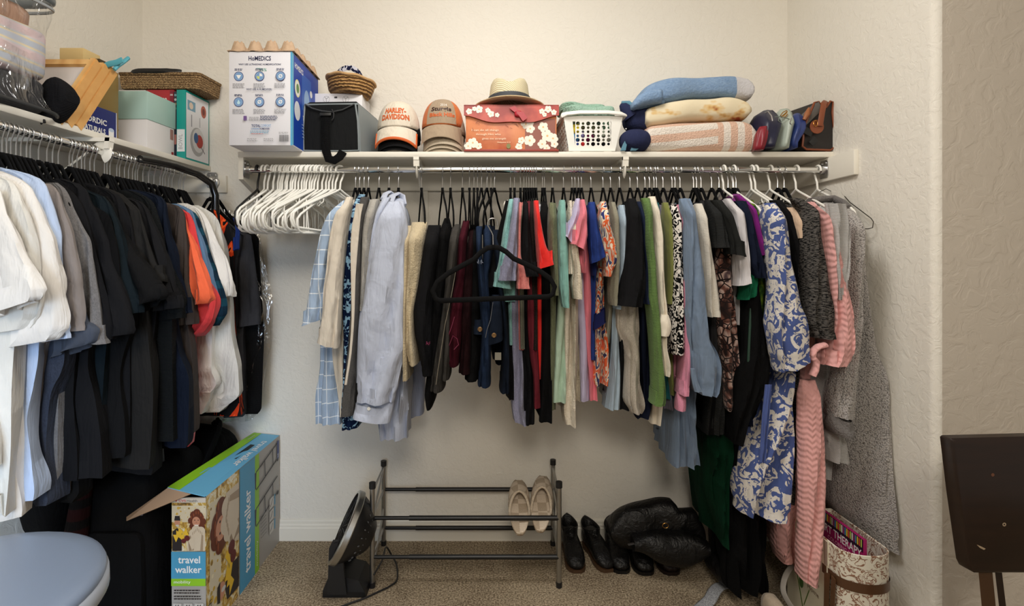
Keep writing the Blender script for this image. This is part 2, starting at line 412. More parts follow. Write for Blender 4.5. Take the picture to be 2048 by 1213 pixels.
USED = set(); KIND = {'v': 'slim black velvet hanger', 't': 'slim black velvet hanger', 'w': 'white plastic hanger', 'k': 'black plastic hanger'}
def hang(kind, loc, yaw, label, group=None, tilt=0, sc=1):
    M = Matrix.Translation(Vector(loc)) @ Matrix.Rotation(yaw, 4, 'Z') @ Matrix.Rotation(tilt, 4, 'X') @ Matrix.Diagonal((1, sc, 1, 1))
    if kind not in USED:
        USED.add(kind); r = PROTO[kind]; r.matrix_world = M; r['label'] = label
        if group: r['group'] = group
        return r
    return dup(PROTO[kind], M, label, group)

# ---------------------------------------------------------------- garments
def rows_of(s):
    return [tuple(float(x) for x in r.split()) for r in s.split(',') if r.strip()]
def sample(rows, step=8.0):
    """smooth interpolation of the outline rows, every few pixels of height"""
    out = []; n = len(rows); k = len(rows[0])
    if n == 1: return rows
    sl = []
    for i in range(n):
        if i == 0: sl.append([(rows[1][j]-rows[0][j])/(rows[1][0]-rows[0][0]) for j in range(k)])
        elif i == n-1: sl.append([(rows[-1][j]-rows[-2][j])/(rows[-1][0]-rows[-2][0]) for j in range(k)])
        else:
            m = []
            for j in range(k):
                a = (rows[i][j]-rows[i-1][j])/(rows[i][0]-rows[i-1][0]); b = (rows[i+1][j]-rows[i][j])/(rows[i+1][0]-rows[i][0])
                m.append(0 if a*b <= 0 else 2*a*b/(a+b))
            sl.append(m)
    for i in range(n-1):
        a, b = rows[i], rows[i+1]; h = b[0]-a[0]; c = max(1, round(h/step))
        for q in range(c+(i == n-2)):
            t = q/c; t2 = t*t; t3 = t2*t
            out.append(tuple(a[0]+h*t if j == 0 else (2*t3-3*t2+1)*a[j]+(t3-2*t2+t)*h*sl[i][j]+(-2*t3+3*t2)*b[j]+(t3-t2)*h*sl[i+1][j] for j in range(k)))
    return out
def folds(v, x, a):    # the wandering folds of hanging cloth
    return a*1.35*((1-abs(math.sin(x*.7+v*.12))*2)*.5+math.sin(2.3*x+.5*math.sin(v*1.1))*.38+(1-2*abs(math.sin(1.9*x-v*.5)))*.22)
RAND = random.Random(11)
def body_back(rows, hx, Yf=1.83, slope=True, Yb=None, slant=0, depth=1.0, fold=1.0, dYb=0, skew=0):
    """a garment body that hangs across the back rod; rows are its front edge (py, left, right) seen at depth Yf"""
    R = sample(rows_of(rows) if isinstance(rows, str) else rows); y0, y1 = R[0][0], R[-1][0]; rings = []; ph = RAND.uniform(0, 6); Xh = (hx-CX)*RY/F
    for i, (py, l, r) in enumerate(R):
        t = min(1, (py-y0)/26.0) if slope else 1
        Y = (RY-.055)+(Yf-(RY-.055))*math.sqrt(t) if slope else Yf
        Y += dYb*(py-y0)/(y1-y0+1e-6)
        z = H-(py-CY)*Y/F; sk = skew*(py-y0)/(y1-y0+1e-6); a = (l-CX)*(Y+sk)/F; b = (r-CX)*Y/F; c = (a+b)/2; w = max((b-a)/2, .003)
        yb = min(2*RY-Y, 2.27) if Yb is None else Yb; v = (py-y0)/100.0; dn = (py-y0)/(y1-y0+1e-6)
        wr = min(w*.8, .012+.02*dn)*depth; xb = Xh*.75+c*.25 if slope else c*.7+Xh*.3
        if not slope: xb = c+(Xh-c)*.2
        thin = .35+.65*min(1, (py-y0)/18.0) if slope else 1
        ring = []; fd = min(w, .03)
        for k in range(13):     # the front edge, rounded and folded
            q = PI*k/12; x = -math.cos(q)*w; y = -math.sin(q)**.7*fd
            y += folds(v, ph+x*90+v*.8, .015*(.15+.85*dn)*fold) if 0 < k < 12 else 0
            s_ = 0 if dn < .6 else (dn-.6)/.4
            ring.append(Vector((c+x, Y+fd+y+sk*(.5-x/w/2), z-slant*s_*x*1.0)))
        for k in range(1, 7):
            q = k/7; x = (c+w)*(1-q)+(xb+wr)*q+folds(v, ph+q*9+v, .006*fold*(.2+dn)); ring.append(Vector((x, (Y+fd)*(1-q)+yb*q, z)))
        for k in range(5):
            q = PI*k/4; ring.append(Vector((xb+math.cos(q)*wr, yb+math.sin(q)*.01, z)))
        for k in range(1, 7):
            q = 1-k/7; x = (c-w)*(1-q)+(xb-wr)*q+folds(v, ph+2+q*9+v, .006*fold*(.2+dn)); ring.append(Vector((x, (Y+fd+sk)*(1-q)+yb*q, z)))
        if thin < 1:
            m = sum((p.x for p in ring))/len(ring)
            for p in ring: p.x = m+(p.x-m)*(thin if p.y > Y+fd*.7 else 1)
        for p in ring: p.x = min(p.x, RX-.004)
        rings.append(ring)
    cc = sum(rings[-1], Vector())/len(rings[-1])
    return MB().loft(rings+[[p.lerp(cc, .06)+Vector((0, 0, .001)) for p in rings[-1]], [p.lerp(cc, .10)+Vector((0, 0, .05)) for p in rings[-1]]], True, False)
def tube_px(rows, Y=1.80, d=.05, slant=None, dY=0, inner=True, fold=1.0, close=False, lean=0.0, n=26):
    """a sleeve or trouser leg: (py, left, right) seen at depth Y, d its half depth; hem slants from left to right by `slant` px"""
    R = sample(rows_of(rows) if isinstance(rows, str) else rows); y0, y1 = R[0][0], R[-1][0]; rings = []; ph = RAND.uniform(0, 6)
    for i, (py, l, r) in enumerate(R):
        dn = (py-y0)/(y1-y0+1e-6); Yc = Y+dY*dn; a = (l-CX)*Yc/F; b = (r-CX)*Yc/F; c = (a+b)/2; w = max((b-a)/2, .003); z = H-(py-CY)*Yc/F
        dd = min(d, .012+d*min(1, (py-y0)/40.0)); v = (py-y0)/100.0; ring = []
        bl = max(0, (dn-.55)/.45)
        for k in range(n):
            q = 2*PI*k/n; x = math.cos(q); y = math.sin(q)
            x = math.copysign(abs(x)**.8, x); y = math.copysign(abs(y)**.8, y)
            f = folds(v, ph+3*q+v*1.3, .009*fold*(.35+dn)*min(1, w/.02))
            ring.append(Vector((c+x*w, Yc+y*dd+f*(abs(y)**.5), z+(-(slant or 0)*Yc/F*x*.5*bl))))
        rings.append(ring)
    m = MB()
    if close: return m.loft(rings, True, True)
    if len(rings) > 6: c3 = sum(rings[-3], Vector())/n; rings[-3] = [p.lerp(c3, .045) for p in rings[-3]]
    k1 = [p.lerp(sum(rings[-1], Vector())/n, .10)+Vector((0, 0, .002)) for p in rings[-1]]
    k2 = [p.lerp(sum(rings[-1], Vector())/n, .16)+Vector((0, 0, .05)) for p in rings[-1]]
    return m.loft(rings+([k1, k2] if inner else []), True, False)
def G(short, place, cat, mat, hx, body=None, sleeve=None, sleeve2=None, legs=None, hk='v', hyaw=0, name=None, Yf=1.83, Ys=1.80, slope=True, sl=None, sd=.05, bsl=0, dYb=0, skew=0, fold=1.0, smat=None, Yb=None, extra=None, hold='holding', group=None, bodyname='body', dYs=0):
    Xh = (hx-CX)*RY/F if hx else None
    nm = name or cat.replace(' ', '_').replace('-', '_')
    rr = rows_of(body or sleeve or legs[0])[0]
    t = thing(nm, short+' '+place, cat, (Xh if hx else P((rr[1]+rr[2])/2, rr[0], Yf).x, RY, H-(rr[0]-CY)*Yf/F), group)
    if body: mk(bodyname, body_back(body, hx or (rr[1]+rr[2])/2, Yf, slope, Yb, bsl, fold=fold, dYb=dYb, skew=skew), mat, t, angle=1.0)
    if sleeve: mk('sleeve', tube_px(sleeve, Ys, sd, sl, fold=fold, dY=dYs), smat or mat, t, angle=1.0)
    if sleeve2: mk('sleeve', tube_px(sleeve2, Ys+.05, .035), smat or mat, t, angle=1.0)
    for L in (legs or []): mk('trouser_leg', tube_px(L, Yf+.02, .10, fold=fold), mat, t, angle=1.0)
    if extra: extra(t)
    if hx and hk:
        hang('t' if hk == 'v' and not legs else hk, (Xh, RY, RZ), hyaw, (KIND[hk]+' '+hold+' the '+short))
    return t
def strip(name, rows, mat, Y, d=.004): return lambda t: mk(name, tube_px(rows, Y, d, inner=False, fold=.3, close=True), mat, t, angle=1.0)
def button(t, px, py, Y, r=.006, mat=None, name='button'):
    c = P(px, py, Y); R = Matrix.Rotation(PI/2, 3, 'X')
    m = MB().lathe([(0, 0), (r*.8, 0), (r, .0012), (r, .0022), (r*.8, .003), (r*.7, .0022), (0, .0022)], c, 16, R=R); mk(name, m, mat or M_plastic, t)

PLAID = fab((160, 180, 204), 'window', (225, 232, 238)); CREAM = fab((214, 204, 188)); TAUPE = fab((152, 136, 118))
NAVYFL = fab((14, 30, 62), 'floral', (150, 190, 215)); CHAR = fab((72, 70, 68), 'heather'); GRAY = fab((168, 164, 156), 'knit')
SKY = fab((188, 195, 212)); LINEN = fab((196, 180, 148), 'crinkle'); BLK = fab((10, 10, 11)); BLK2 = fab((19, 19, 21)); CHARC = fab((38, 38, 40))
BLKH = fab((34, 34, 37), 'heather'); JEAN = fab((17, 26, 42), 'fade', (32, 47, 72)); JEAN2 = fab((11, 16, 26), 'fade', (22, 31, 46)); JEANG = fab((30, 29, 28), 'fade', (74, 71, 67))
MAROON = fab((74, 18, 32), 'fade', (44, 10, 19)); DKBURG = fab((28, 8, 11)); TEALH = fab((126, 174, 170), 'heather'); LAVG = fab((128, 128, 150), 'heather')
SALM = fab((196, 114, 108), 'heather'); OLV = fab((96, 100, 74), 'heather'); OLVG = fab((98, 98, 84), 'heather'); WINE = fab((96, 24, 36)); RED = fab((222, 44, 38)); TEALG = fab((120, 166, 156)); SAGE = fab((176, 200, 178))
LACE = fab((218, 208, 190), 'crinkle'); LAV = fab((186, 178, 206)); PINK = fab((226, 124, 138)); ROYAL = fab((30, 54, 120)); IKAT = fab((222, 96, 42), 'ikat'); OLGR = fab((142, 138, 120), 'knit'); PALEB = fab((160, 178, 192))
OAT = fab((176, 168, 156), 'heather'); NAVY = fab((22, 28, 46)); NAVY2 = fab((32, 40, 62)); GREEN = fab((94, 122, 66), 'rib'); IVORY = fab((224, 214, 196)); TEAL = fab((24, 84, 88)); GRPUR = fab((92, 88, 100)); OLIVE = fab((120, 124, 66))
PAIS = fab((10, 10, 10), 'paisley', (214, 208, 200)); PINKS = fab((214, 140, 164), 'knit'); CHAM = fab((98, 116, 138), 'fade', (122, 138, 160)); KNITC = fab((206, 200, 188), 'knit'); TAT = fab((120, 78, 66), 'scales', (196, 170, 158)); LGRAY = fab((206, 202, 204)); EMER = fab((8, 92, 62)); PURP = fab((122, 26, 118))
CAMO = fab((44, 76, 26), 'camo', (120, 140, 40)); TOILE = fab((214, 208, 200), 'toile', (72, 88, 142)); TOILB = fab((74, 90, 146)); NUDE = fab((206, 178, 152)); SNAKE = fab((168, 150, 124), 'marl', (30, 28, 28)); MARL = fab((16, 16, 17), 'marl', (96, 92, 88)); CHEV = fab((226, 168, 164), 'chevron'); RIBG = fab((178, 176, 174), 'rib'); SHER = fab((186, 181, 177), 'sherpa'); DGREEN = fab((5, 44, 27)); CUFFG = fab((112, 108, 106), 'terry')
BR = 'on the back rod'

# left half of the back rod
G('pale blue window-pane check short-sleeved shirt', 'first garment after the empty hangers', 'shirt', PLAID, 711, '404 690 702,425 676 692,462 655 690,500 645 688,600 640 676,681 638 672,731 637 672,802 629 675,850 630 681', '402 686 700,425 664 688,462 648 672,505 638 664,571 624 656,630 613 650,645 607 648', sl=-14, Ys=1.79)
G('cream heavyweight tee', 'hanging over the check shirt', 't-shirt', CREAM, 719, '400 696 708,430 686 702,500 676 694,620 668 688,694 660 686,745 668 685,800 676 684,836 679 685', '395 692 706,410 688 704,433 673 699,485 662 692,538 657 687,583 651 684,630 648 682,688 638 679', sl=14, Ys=1.77, smat=CREAM)
G('navy shirt printed with white hibiscus flowers', 'between the cream tee and the charcoal pullover', 'shirt', NAVYFL, 728, '389 716 730,420 702 714,467 692 706,560 686 706,630 683 706,700 685 704,760 686 702,820 682 704,845 681 715,860 681 712', Yf=1.80, bsl=0)
G('charcoal pullover with a cream stripe down its edge', 'left of the light grey knit tee', 'pullover', CHAR, 737, '400 724 738,440 716 733,560 710 730,700 700 728,800 702 735,845 718 745', '395 722 738,427 718 734,493 710 727,560 707 726,630 705 723,653 703 721,709 698 718,776 690 716,826 686 712', Ys=1.79, extra=strip('cream_stripe', '408 712 727,425 709 723,460 703 719,493 701 716,560 702 711,630 703 709,700 699 704,770 689 694', CREAM, 1.735))
G('light grey knit tee', 'tucked behind the pale blue dress shirts', 't-shirt', GRAY, 758, '398 744 758,440 734 752,560 728 745,700 722 744,800 722 740', '400 740 758,415 737 756,440 731 752,470 727 748,520 726 744,560 725 742,620 723 738', Ys=1.80)
def shirt_bits(t):
    mk('cuff', tube_px('797 716 789,806 713 788,822 710 785,838 707 781', 1.76, .05, 10, fold=.2), SKY, t, angle=1.0)
    button(t, 738, 818, 1.712); button(t, 750, 764, 1.722)
    mk('placket', tube_px('716 761 768,740 759 768,770 754 764,796 751 762', 1.712, .003, close=True, fold=0), SKY, t, angle=1.0)
    m = MB().tube([P(x, y, Y) for x, y, Y in ((780, 405, 1.86), (785, 392, 1.92), (797, 387, 1.96), (806, 395, 1.96), (809, 412, 1.93))], .013, 12, r2=.005)
    mk('collar', m, SKY, t, angle=1.0)
def shirt_bits2(t):
    m = MB().tube([P(x, y, Y) for x, y, Y in ((766, 398, 1.88), (771, 388, 1.93), (779, 384, 1.97), (786, 390, 1.98))], .011, 12, r2=.005); mk('collar', m, SKY, t, angle=1.0)
    mk('shirt_tail', tube_px('690 806 850,727 810 852,780 812 850,828 815 848', 2.12, .05, -6), fab((150, 158, 180)), t, angle=1.0)
G('pale blue dress shirt showing only shoulder and tail', 'behind the other one', 'shirt', SKY, 778, '392 768 784,422 756 776,465 747 770,545 737 765,630 722 760,750 720 756,820 722 756', '396 766 782,422 756 772,465 747 760,545 737 750,630 722 735,700 719 730,760 718 726', Ys=1.81, extra=shirt_bits2)
G('pale blue dress shirt with buttoned cuff', 'left of the linen trousers', 'shirt', SKY, 797, '396 782 806,430 776 810,500 768 814,640 768 815,740 772 815,800 765 815,842 752 815,880 756 814', '404 777 801,433 762 812,465 750 816,500 744 812,560 734 815,600 728 813,640 721 812,690 719 817,730 718 806,776 717 796,800 716 790', Ys=1.76, sd=.055, extra=shirt_bits, fold=1.8)
G('oatmeal linen trousers', 'folded over a hanger right of the dress shirts', 'trousers', LINEN, 843, None, legs=['445 824 855,490 818 851,538 817 847,590 815 840,630 816 834,664 817 834,700 818 839,722 824 840', '452 815 826,540 813 824,630 812 822,700 811 822,751 811 823'], Yf=1.80, hyaw=.18, hold='carrying')
G('black satin trousers', 'right of the oatmeal linen trousers', 'trousers', BLK2, 885, None, legs=['451 856 882,500 849 880,560 840 872,620 829 868,662 832 868,703 842 868,742 848 870'], Yf=1.80, hyaw=.16, hold='carrying', extra=lambda t: mk('pink_stitching', MB().tube([P(856+4*math.cos(a*1.3), 687+4*math.sin(a*2.1), 1.70) for a in range(9)], .0012, 6), simple((110, 30, 66)), t))
G('black lace-trimmed trousers', 'with a pointed hem beside the grey jeans', 'trousers', BLK, 901, None, legs=['437 889 899,460 882 904,520 874 902,600 868 892,700 862 886,790 852 874,806 857 868'], Yf=1.83, hyaw=.12, hold='carrying')
def jean_seam(rows, c=(120, 112, 98)):
    def f(t):
        m = MB(); p = [P(x, y, Y+.004) for x, y, Y in rows]; m.tube(p, .0012, 6); mk('seam', m, simple(c, .8), t)
    return f
G('washed grey-black jeans with frayed side seam', 'left of the maroon trousers', 'jeans', JEANG, 925, None, legs=['449 911 920,458 904 922,531 895 917,589 890 908,649 882 899,716 871 894,772 863 891', '470 908 922,600 893 905,680 890 906,750 886 902'], Yf=1.79, hyaw=.1, hold='carrying', name='jeans', extra=jean_seam([(912, 540, 1.68), (903, 590, 1.68), (890, 650, 1.68), (884, 690, 1.68), (876, 740, 1.68), (872, 770, 1.68)]))
G('maroon corduroy trousers', 'right of the washed grey-black jeans', 'trousers', MAROON, 939, None, legs=['442 926 940,493 916 934,540 914 933,593 904 930,671 893 926,724 896 920'], Yf=1.80, hold='carrying', hyaw=.05, extra=lambda t: mk('satin_trim', MB().tube([P(x, y, 1.712) for x, y in ((909, 634), (903, 655), (895, 676), (898, 692), (906, 672), (914, 678), (917, 690), (908, 700))], .0016, 8), simple((110, 34, 60), .35), t))
G('very dark burgundy trousers', 'between maroon and black trousers', 'trousers', DKBURG, 948, None, legs=['457 939 952,531 930 950,600 923 948,671 923 945,738 918 945'], Yf=1.82, hold='carrying')
G('plain black trousers with scalloped hem', 'left of the blue jeans', 'trousers', BLK, 955, None, legs=['450 942 957,600 936 963,700 932 964,752 930 958'], Yf=1.84, hold='carrying')
G('mid-blue denim jeans with flared hem', 'below the hook of the front-facing hanger', 'jeans', JEAN, 963, None, legs=['453 951 965,493 952 964,593 958 975,671 962 982,727 959 982,763 955 982'], Yf=1.80, hold='carrying', hyaw=-.1)
G('blue denim jeans with white embroidered hem', 'behind the front-facing hanger', 'jeans', JEAN, 974, None, legs=['451 965 982,493 966 984,530 965 982,552 964 978,640 968 984'], Yf=1.83, hold='carrying', hyaw=-.15, extra=lambda t: mk('embroidery', MB().tube([P(954+12*a/9, 524+5*math.sin(a*2.4), 1.72) for a in range(10)], .0010, 6), simple((190, 200, 220)), t))
def denim_bits(t):
    br = simple((150, 120, 84), .35, 1)
    mk('cuff', tube_px('652 947 968,662 947 968,668 947 968', 1.76, .03, fold=.2), JEAN2, t, angle=1.0); button(t, 960, 659, 1.722, .008, br, 'metal_button')
    mk('cuff', tube_px('590 984 1000,640 978 1005,672 972 1006,684 975 1006', 1.76, .04, -10, fold=.4), JEAN2, t, angle=1.0); button(t, 988, 671, 1.712, .008, br, 'metal_button')
    mk('seam', MB().tube([P(x, y, 1.722) for x, y in ((986, 605), (981, 640), (974, 660), (971, 676))], .0009, 6), simple((110, 112, 116)), t)
    mk('care_label', MB().box(P(996, 713, 1.79), (.022, .003, .026)), simple((170, 165, 150)), t)
G('dark denim jacket with brass cuff buttons', 'under the front-facing black hanger', 'jacket', JEAN2, 982, '452 976 990,500 972 994,600 972 1000,700 984 1004,730 992 1003', None, extra=denim_bits, Yf=1.84, slope=False)
G('dark indigo jeans', 'left of the black long top', 'jeans', JEAN2, 989, None, legs=['460 984 998,560 990 1004,620 1000 1012,671 1004 1016,727 1002 1018,775 998 1018'], Yf=1.83, hold='carrying', hyaw=-.2)
G('black long top with white neck tape', 'left of the mint heather tee', 'top', BLK, 1021, '400 1012 1022,455 1002 1014,560 990 1010,640 1006 1022,700 1012 1025,760 1016 1028,800 1018 1028', '402 1011 1021,455 998 1012,502 987 1004,574 970 1000', Ys=1.82, extra=lambda t: mk('neck_tape', MB().tube([P(1009, 411, 1.84), P(1011, 405, 1.88), P(1015, 403, 1.91)], .005, 8), M_white, t))

# middle of the back rod
G('mint green heather tee', 'left of the lavender-grey tee', 't-shirt', TEALH, 1029, '399 1019 1029,450 1014 1028,560 1008 1028,640 1013 1026,690 1018 1026', '399 1018 1028,429 1012 1024,459 1006 1020,498 1000 1016,538 992 1012,575 984 1024', '540 998 1031,570 996 1031,602 996 1031', Ys=1.79, sl=6)
G('lavender-grey acid-washed tee', 'with a long tail under the hanger bar', 't-shirt', LAVG, 1041, '397 1028 1040,450 1026 1038,560 1024 1038,612 1022 1038,692 1024 1044,762 1025 1048,812 1025 1048,850 1030 1058', '397 1027 1039,419 1025 1037,449 1020 1035,498 1012 1034,528 1003 1034,561 996 1033', Ys=1.76, bsl=.2)
G('salmon pink heather tee', 'right of the lavender-grey tee', 't-shirt', SALM, 1048, '404 1037 1046,500 1036 1046,700 1038 1048', '406 1036 1045,459 1034 1041,508 1033 1041,545 1032 1052,577 1032 1060', Ys=1.77)
G('grey-green heather tee', 'squeezed beside the salmon tee', 't-shirt', OLVG, 1053, '406 1043 1050,460 1040 1048,540 1040 1048,700 1042 1050', None, Yf=1.80)
G('black tee with curved sleeve', 'between grey-green and wine tees', 't-shirt', BLK2, 1058, '403 1047 1057,560 1044 1060,669 1040 1058,762 1046 1068,808 1048 1070,850 1040 1070', '406 1046 1056,450 1044 1058,490 1040 1063,530 1038 1068,553 1040 1078', Ys=1.78)
G('wine red tee', 'between two black tees left of the red tee', 't-shirt', WINE, 1063, '402 1054 1063,500 1055 1063,646 1056 1072,715 1061 1078,762 1068 1080,818 1069 1082', None, Yf=1.80)
G('dark brown ribbed top', 'between the wine and bright red tees', 'top', fab((38, 30, 28), 'rib'), 1067, '402 1060 1069,449 1059 1071,498 1064 1075,600 1064 1075,700 1064 1075', None, Yf=1.79)
G('bright red tee', 'with its sleeve flared to the right', 't-shirt', RED, 1072, '402 1067 1077,560 1073 1086,612 1073 1083,669 1075 1084,759 1076 1084', '402 1067 1077,431 1068 1079,469 1070 1085,498 1072 1092,518 1073 1103,534 1074 1107', Ys=1.76, sl=-10)
G('grey print scarf end', 'showing beside the red tee', 'scarf', fab((120, 112, 120), 'floral', (210, 205, 205)), 1085, '408 1076 1083,433 1077 1083,480 1079 1086', None, Yf=1.85, hk='v')
G('black crew-neck tee', 'right of the bright red tee', 't-shirt', BLK, 1089, '403 1082 1095,449 1079 1097,508 1083 1099,623 1084 1102,738 1083 1105,846 1079 1104', None, Yf=1.81)
G('olive heather long-sleeved tee', 'left of the seafoam shirt', 't-shirt', OLV, 1105, '405 1099 1112,500 1097 1114,612 1097 1113,715 1100 1112,822 1103 1112', '407 1097 1112,459 1095 1113,508 1097 1115,558 1104 1116,590 1106 1116', Ys=1.80)
def wide(t): pass
G('seafoam green long-sleeved shirt', 'with a sage lower half', 'shirt', SAGE, 1127, '402 1119 1132,500 1116 1132,600 1117 1133,692 1111 1132,762 1107 1132,806 1104 1133', '401 1118 1130,449 1114 1131,508 1115 1134,568 1117 1136,600 1121 1137,614 1124 1137', Ys=1.78, smat=TEALG)
G('cream lace blouse', 'longest cream top left of centre', 'blouse', LACE, 1144, '402 1137 1145,450 1133 1143,548 1131 1144,623 1129 1144,692 1130 1146,762 1131 1147,819 1128 1152,852 1133 1151', '402 1137 1144,449 1133 1141,498 1132 1142,548 1132 1144', Ys=1.80, fold=1.6)
G('crinkled cream top with ruffled sleeve', 'left of the lavender tee', 'top', fab((206, 196, 176), 'crinkle'), 1150, '402 1144 1151,500 1142 1152,612 1143 1158,692 1145 1161,762 1146 1161,806 1150 1161', '430 1141 1150,498 1140 1153,538 1144 1158,570 1142 1162,597 1146 1162', Ys=1.76, fold=2.5)
G('lavender short-sleeved tee', 'with a pointed sleeve left of the pink tee', 't-shirt', LAV, 1157, '398 1151 1161,470 1149 1162,558 1155 1167,612 1156 1169,669 1160 1174,762 1161 1179,804 1162 1180', '398 1151 1160,429 1142 1158,455 1132 1152,482 1125 1144', Ys=1.77, sl=22)
G('pink short-sleeved tee', 'between lavender and royal blue tees', 't-shirt', PINK, 1163, '400 1161 1170,498 1166 1179,558 1168 1182,623 1169 1186,692 1173 1186,762 1179 1193,803 1181 1195', '400 1160 1169,421 1159 1171,449 1150 1172,469 1145 1173,495 1140 1166', '490 1150 1170,520 1152 1171,546 1160 1170', Ys=1.74, sl=14)
G('royal blue tee', 'right of the pink tee', 't-shirt', ROYAL, 1182, '405 1178 1190,500 1179 1194,553 1182 1192,640 1182 1190,720 1182 1190', '405 1177 1190,427 1175 1191,457 1175 1195,490 1177 1203,520 1180 1209', '510 1180 1193,535 1181 1192,552 1184 1190', Ys=1.76, sl=-16)
def ikat_bits(t):
    mk('waistband', tube_px('644 1186 1211,652 1186 1212', 1.80, .035, -18, fold=.2), fab((22, 26, 66)), t, angle=1.0)
G('orange and navy ikat print dress with ruffled sleeve', 'right of the royal blue tee', 'dress', IKAT, 1206, '404 1200 1212,500 1200 1214,531 1193 1209,574 1191 1210,617 1186 1211,643 1186 1211,696 1186 1217,750 1185 1219,770 1190 1214', '404 1200 1212,446 1196 1217,489 1201 1227,521 1208 1230,540 1209 1222,553 1209 1217', Ys=1.75, fold=2.2, extra=ikat_bits)
G('sage grey knit tee', 'right of the ikat print dress', 't-shirt', OLGR, 1221, '405 1219 1230,500 1220 1233,600 1218 1228,675 1213 1222,688 1213 1220', '405 1219 1230,446 1221 1234,510 1222 1235,553 1219 1234,590 1217 1232,610 1220 1230', Ys=1.79)
G('pale dusty blue long top', 'left of the black wide-sleeved tee', 'top', PALEB, 1239, '411 1237 1249,500 1236 1248,600 1228 1240,632 1226 1237,696 1224 1239,761 1219 1242,820 1213 1243', '411 1237 1249,446 1235 1250,489 1237 1249,542 1235 1246,617 1228 1238', Ys=1.79)
def oat_tail(t):
    pass
G('oatmeal heather sweatshirt', 'hanging out below the black tee sleeve', 'sweatshirt', OAT, 1260, '450 1252 1275,560 1240 1280,619 1235 1281,654 1235 1281,686 1246 1283,729 1254 1284,761 1252 1284,804 1251 1288,829 1262 1288', None, Yf=1.80, bsl=.3, hk=None, fold=2)
G('black tee with a wide curled sleeve', 'hanging over the oatmeal sweatshirt', 't-shirt', BLK2, 1260, '398 1254 1271,500 1254 1276,620 1244 1270,700 1241 1258,821 1240 1258', '398 1254 1271,446 1251 1279,499 1249 1284,564 1240 1288,612 1232 1281', Ys=1.75, sl=4)
G('navy long-sleeved top', 'between the black tee and green sweater', 'top', NAVY, 1275, '404 1271 1282,446 1276 1285,531 1284 1292,621 1282 1298,707 1283 1300,793 1287 1303,838 1274 1300', '404 1271 1282,446 1276 1285,531 1283 1292,607 1283 1296', Ys=1.78, smat=NAVY2)
def knot(rows, name, mat, r=.006): return lambda t: mk(name, MB().tube([P(*q) for q in rows], r, 10), mat, t, angle=1.0)
G('green ribbed sweater', 'between the navy top and ivory blouse', 'sweater', GREEN, 1290, '400 1287 1300,500 1290 1304,621 1298 1313,700 1303 1318,800 1302 1322', '397 1281 1299,414 1285 1300,467 1284 1301,531 1289 1307,596 1291 1310,621 1295 1313,686 1301 1317,750 1304 1323,793 1303 1326,806 1300 1322', Ys=1.76)
G('ivory long-sleeved blouse with tied cuff', 'right of the green ribbed sweater', 'blouse', IVORY, 1299, '396 1297 1310,450 1300 1314,600 1308 1324,740 1316 1330,800 1306 1326,850 1304 1320', '394 1296 1310,416 1298 1312,450 1301 1317,489 1304 1322,531 1306 1322,585 1309 1324,628 1312 1329,686 1314 1327,735 1318 1336,748 1322 1332', Ys=1.77, extra=strip('tied_bow', '630 1322 1336,642 1319 1340,658 1321 1342,672 1321 1336', IVORY, 1.72, .02))
G('dark teal long top', 'behind the ivory blouse', 'top', TEAL, 1308, '405 1308 1319,460 1312 1324,553 1320 1331,700 1326 1338,761 1325 1339,800 1322 1341', None, Yf=1.82)
G('grey-violet tee', 'left of the olive tee', 't-shirt', GRPUR, 1313, '407 1317 1328,446 1319 1329,499 1322 1331,700 1326 1340,800 1322 1348,820 1330 1349', None, Yf=1.84)
G('olive green tee', 'left of the black and white floral dress', 't-shirt', OLIVE, 1326, '406 1325 1337,489 1329 1340,621 1331 1341,718 1335 1347,790 1340 1351', '406 1324 1336,444 1327 1337,489 1329 1340,553 1330 1342,607 1329 1340', Ys=1.80)
G('black dress with dense white flowers', 'right of the olive green tee', 'dress', PAIS, 1344, '408 1340 1354,600 1342 1358,700 1340 1358', '411 1339 1354,457 1341 1358,510 1341 1359,553 1342 1360,607 1340 1361,621 1339 1362,675 1338 1362,706 1338 1361', Ys=1.77)
G('pink long-sleeved sweater with ribbed cuff', 'left of the chambray shirt', 'sweater', PINKS, 1350, '410 1353 1362,600 1358 1366,711 1347 1364,780 1349 1364', '410 1352 1361,446 1357 1368,510 1359 1367,607 1360 1369,621 1361 1370,696 1362 1373,750 1359 1373,786 1354 1371', Ys=1.76, extra=strip('cuff', '784 1353 1371,800 1351 1370,819 1351 1368', PINKS, 1.76, .03))
G('light chambray denim shirt with rolled cuff', 'right of the pink sweater', 'shirt', CHAM, 1360, '400 1362 1380,500 1368 1390,640 1372 1396,740 1368 1392,800 1350 1392,860 1348 1398,900 1347 1402,934 1346 1403', '398 1358 1380,420 1361 1382,446 1365 1384,478 1365 1388,521 1365 1395,564 1367 1399,617 1368 1403,675 1371 1412,700 1374 1426,731 1376 1433,768 1380 1431,784 1386 1420', Ys=1.73, sd=.06, fold=1.8, sl=6, extra=strip('rolled_cuff', '738 1381 1389,760 1383 1394,784 1389 1404', CHAM, 1.665, .008))

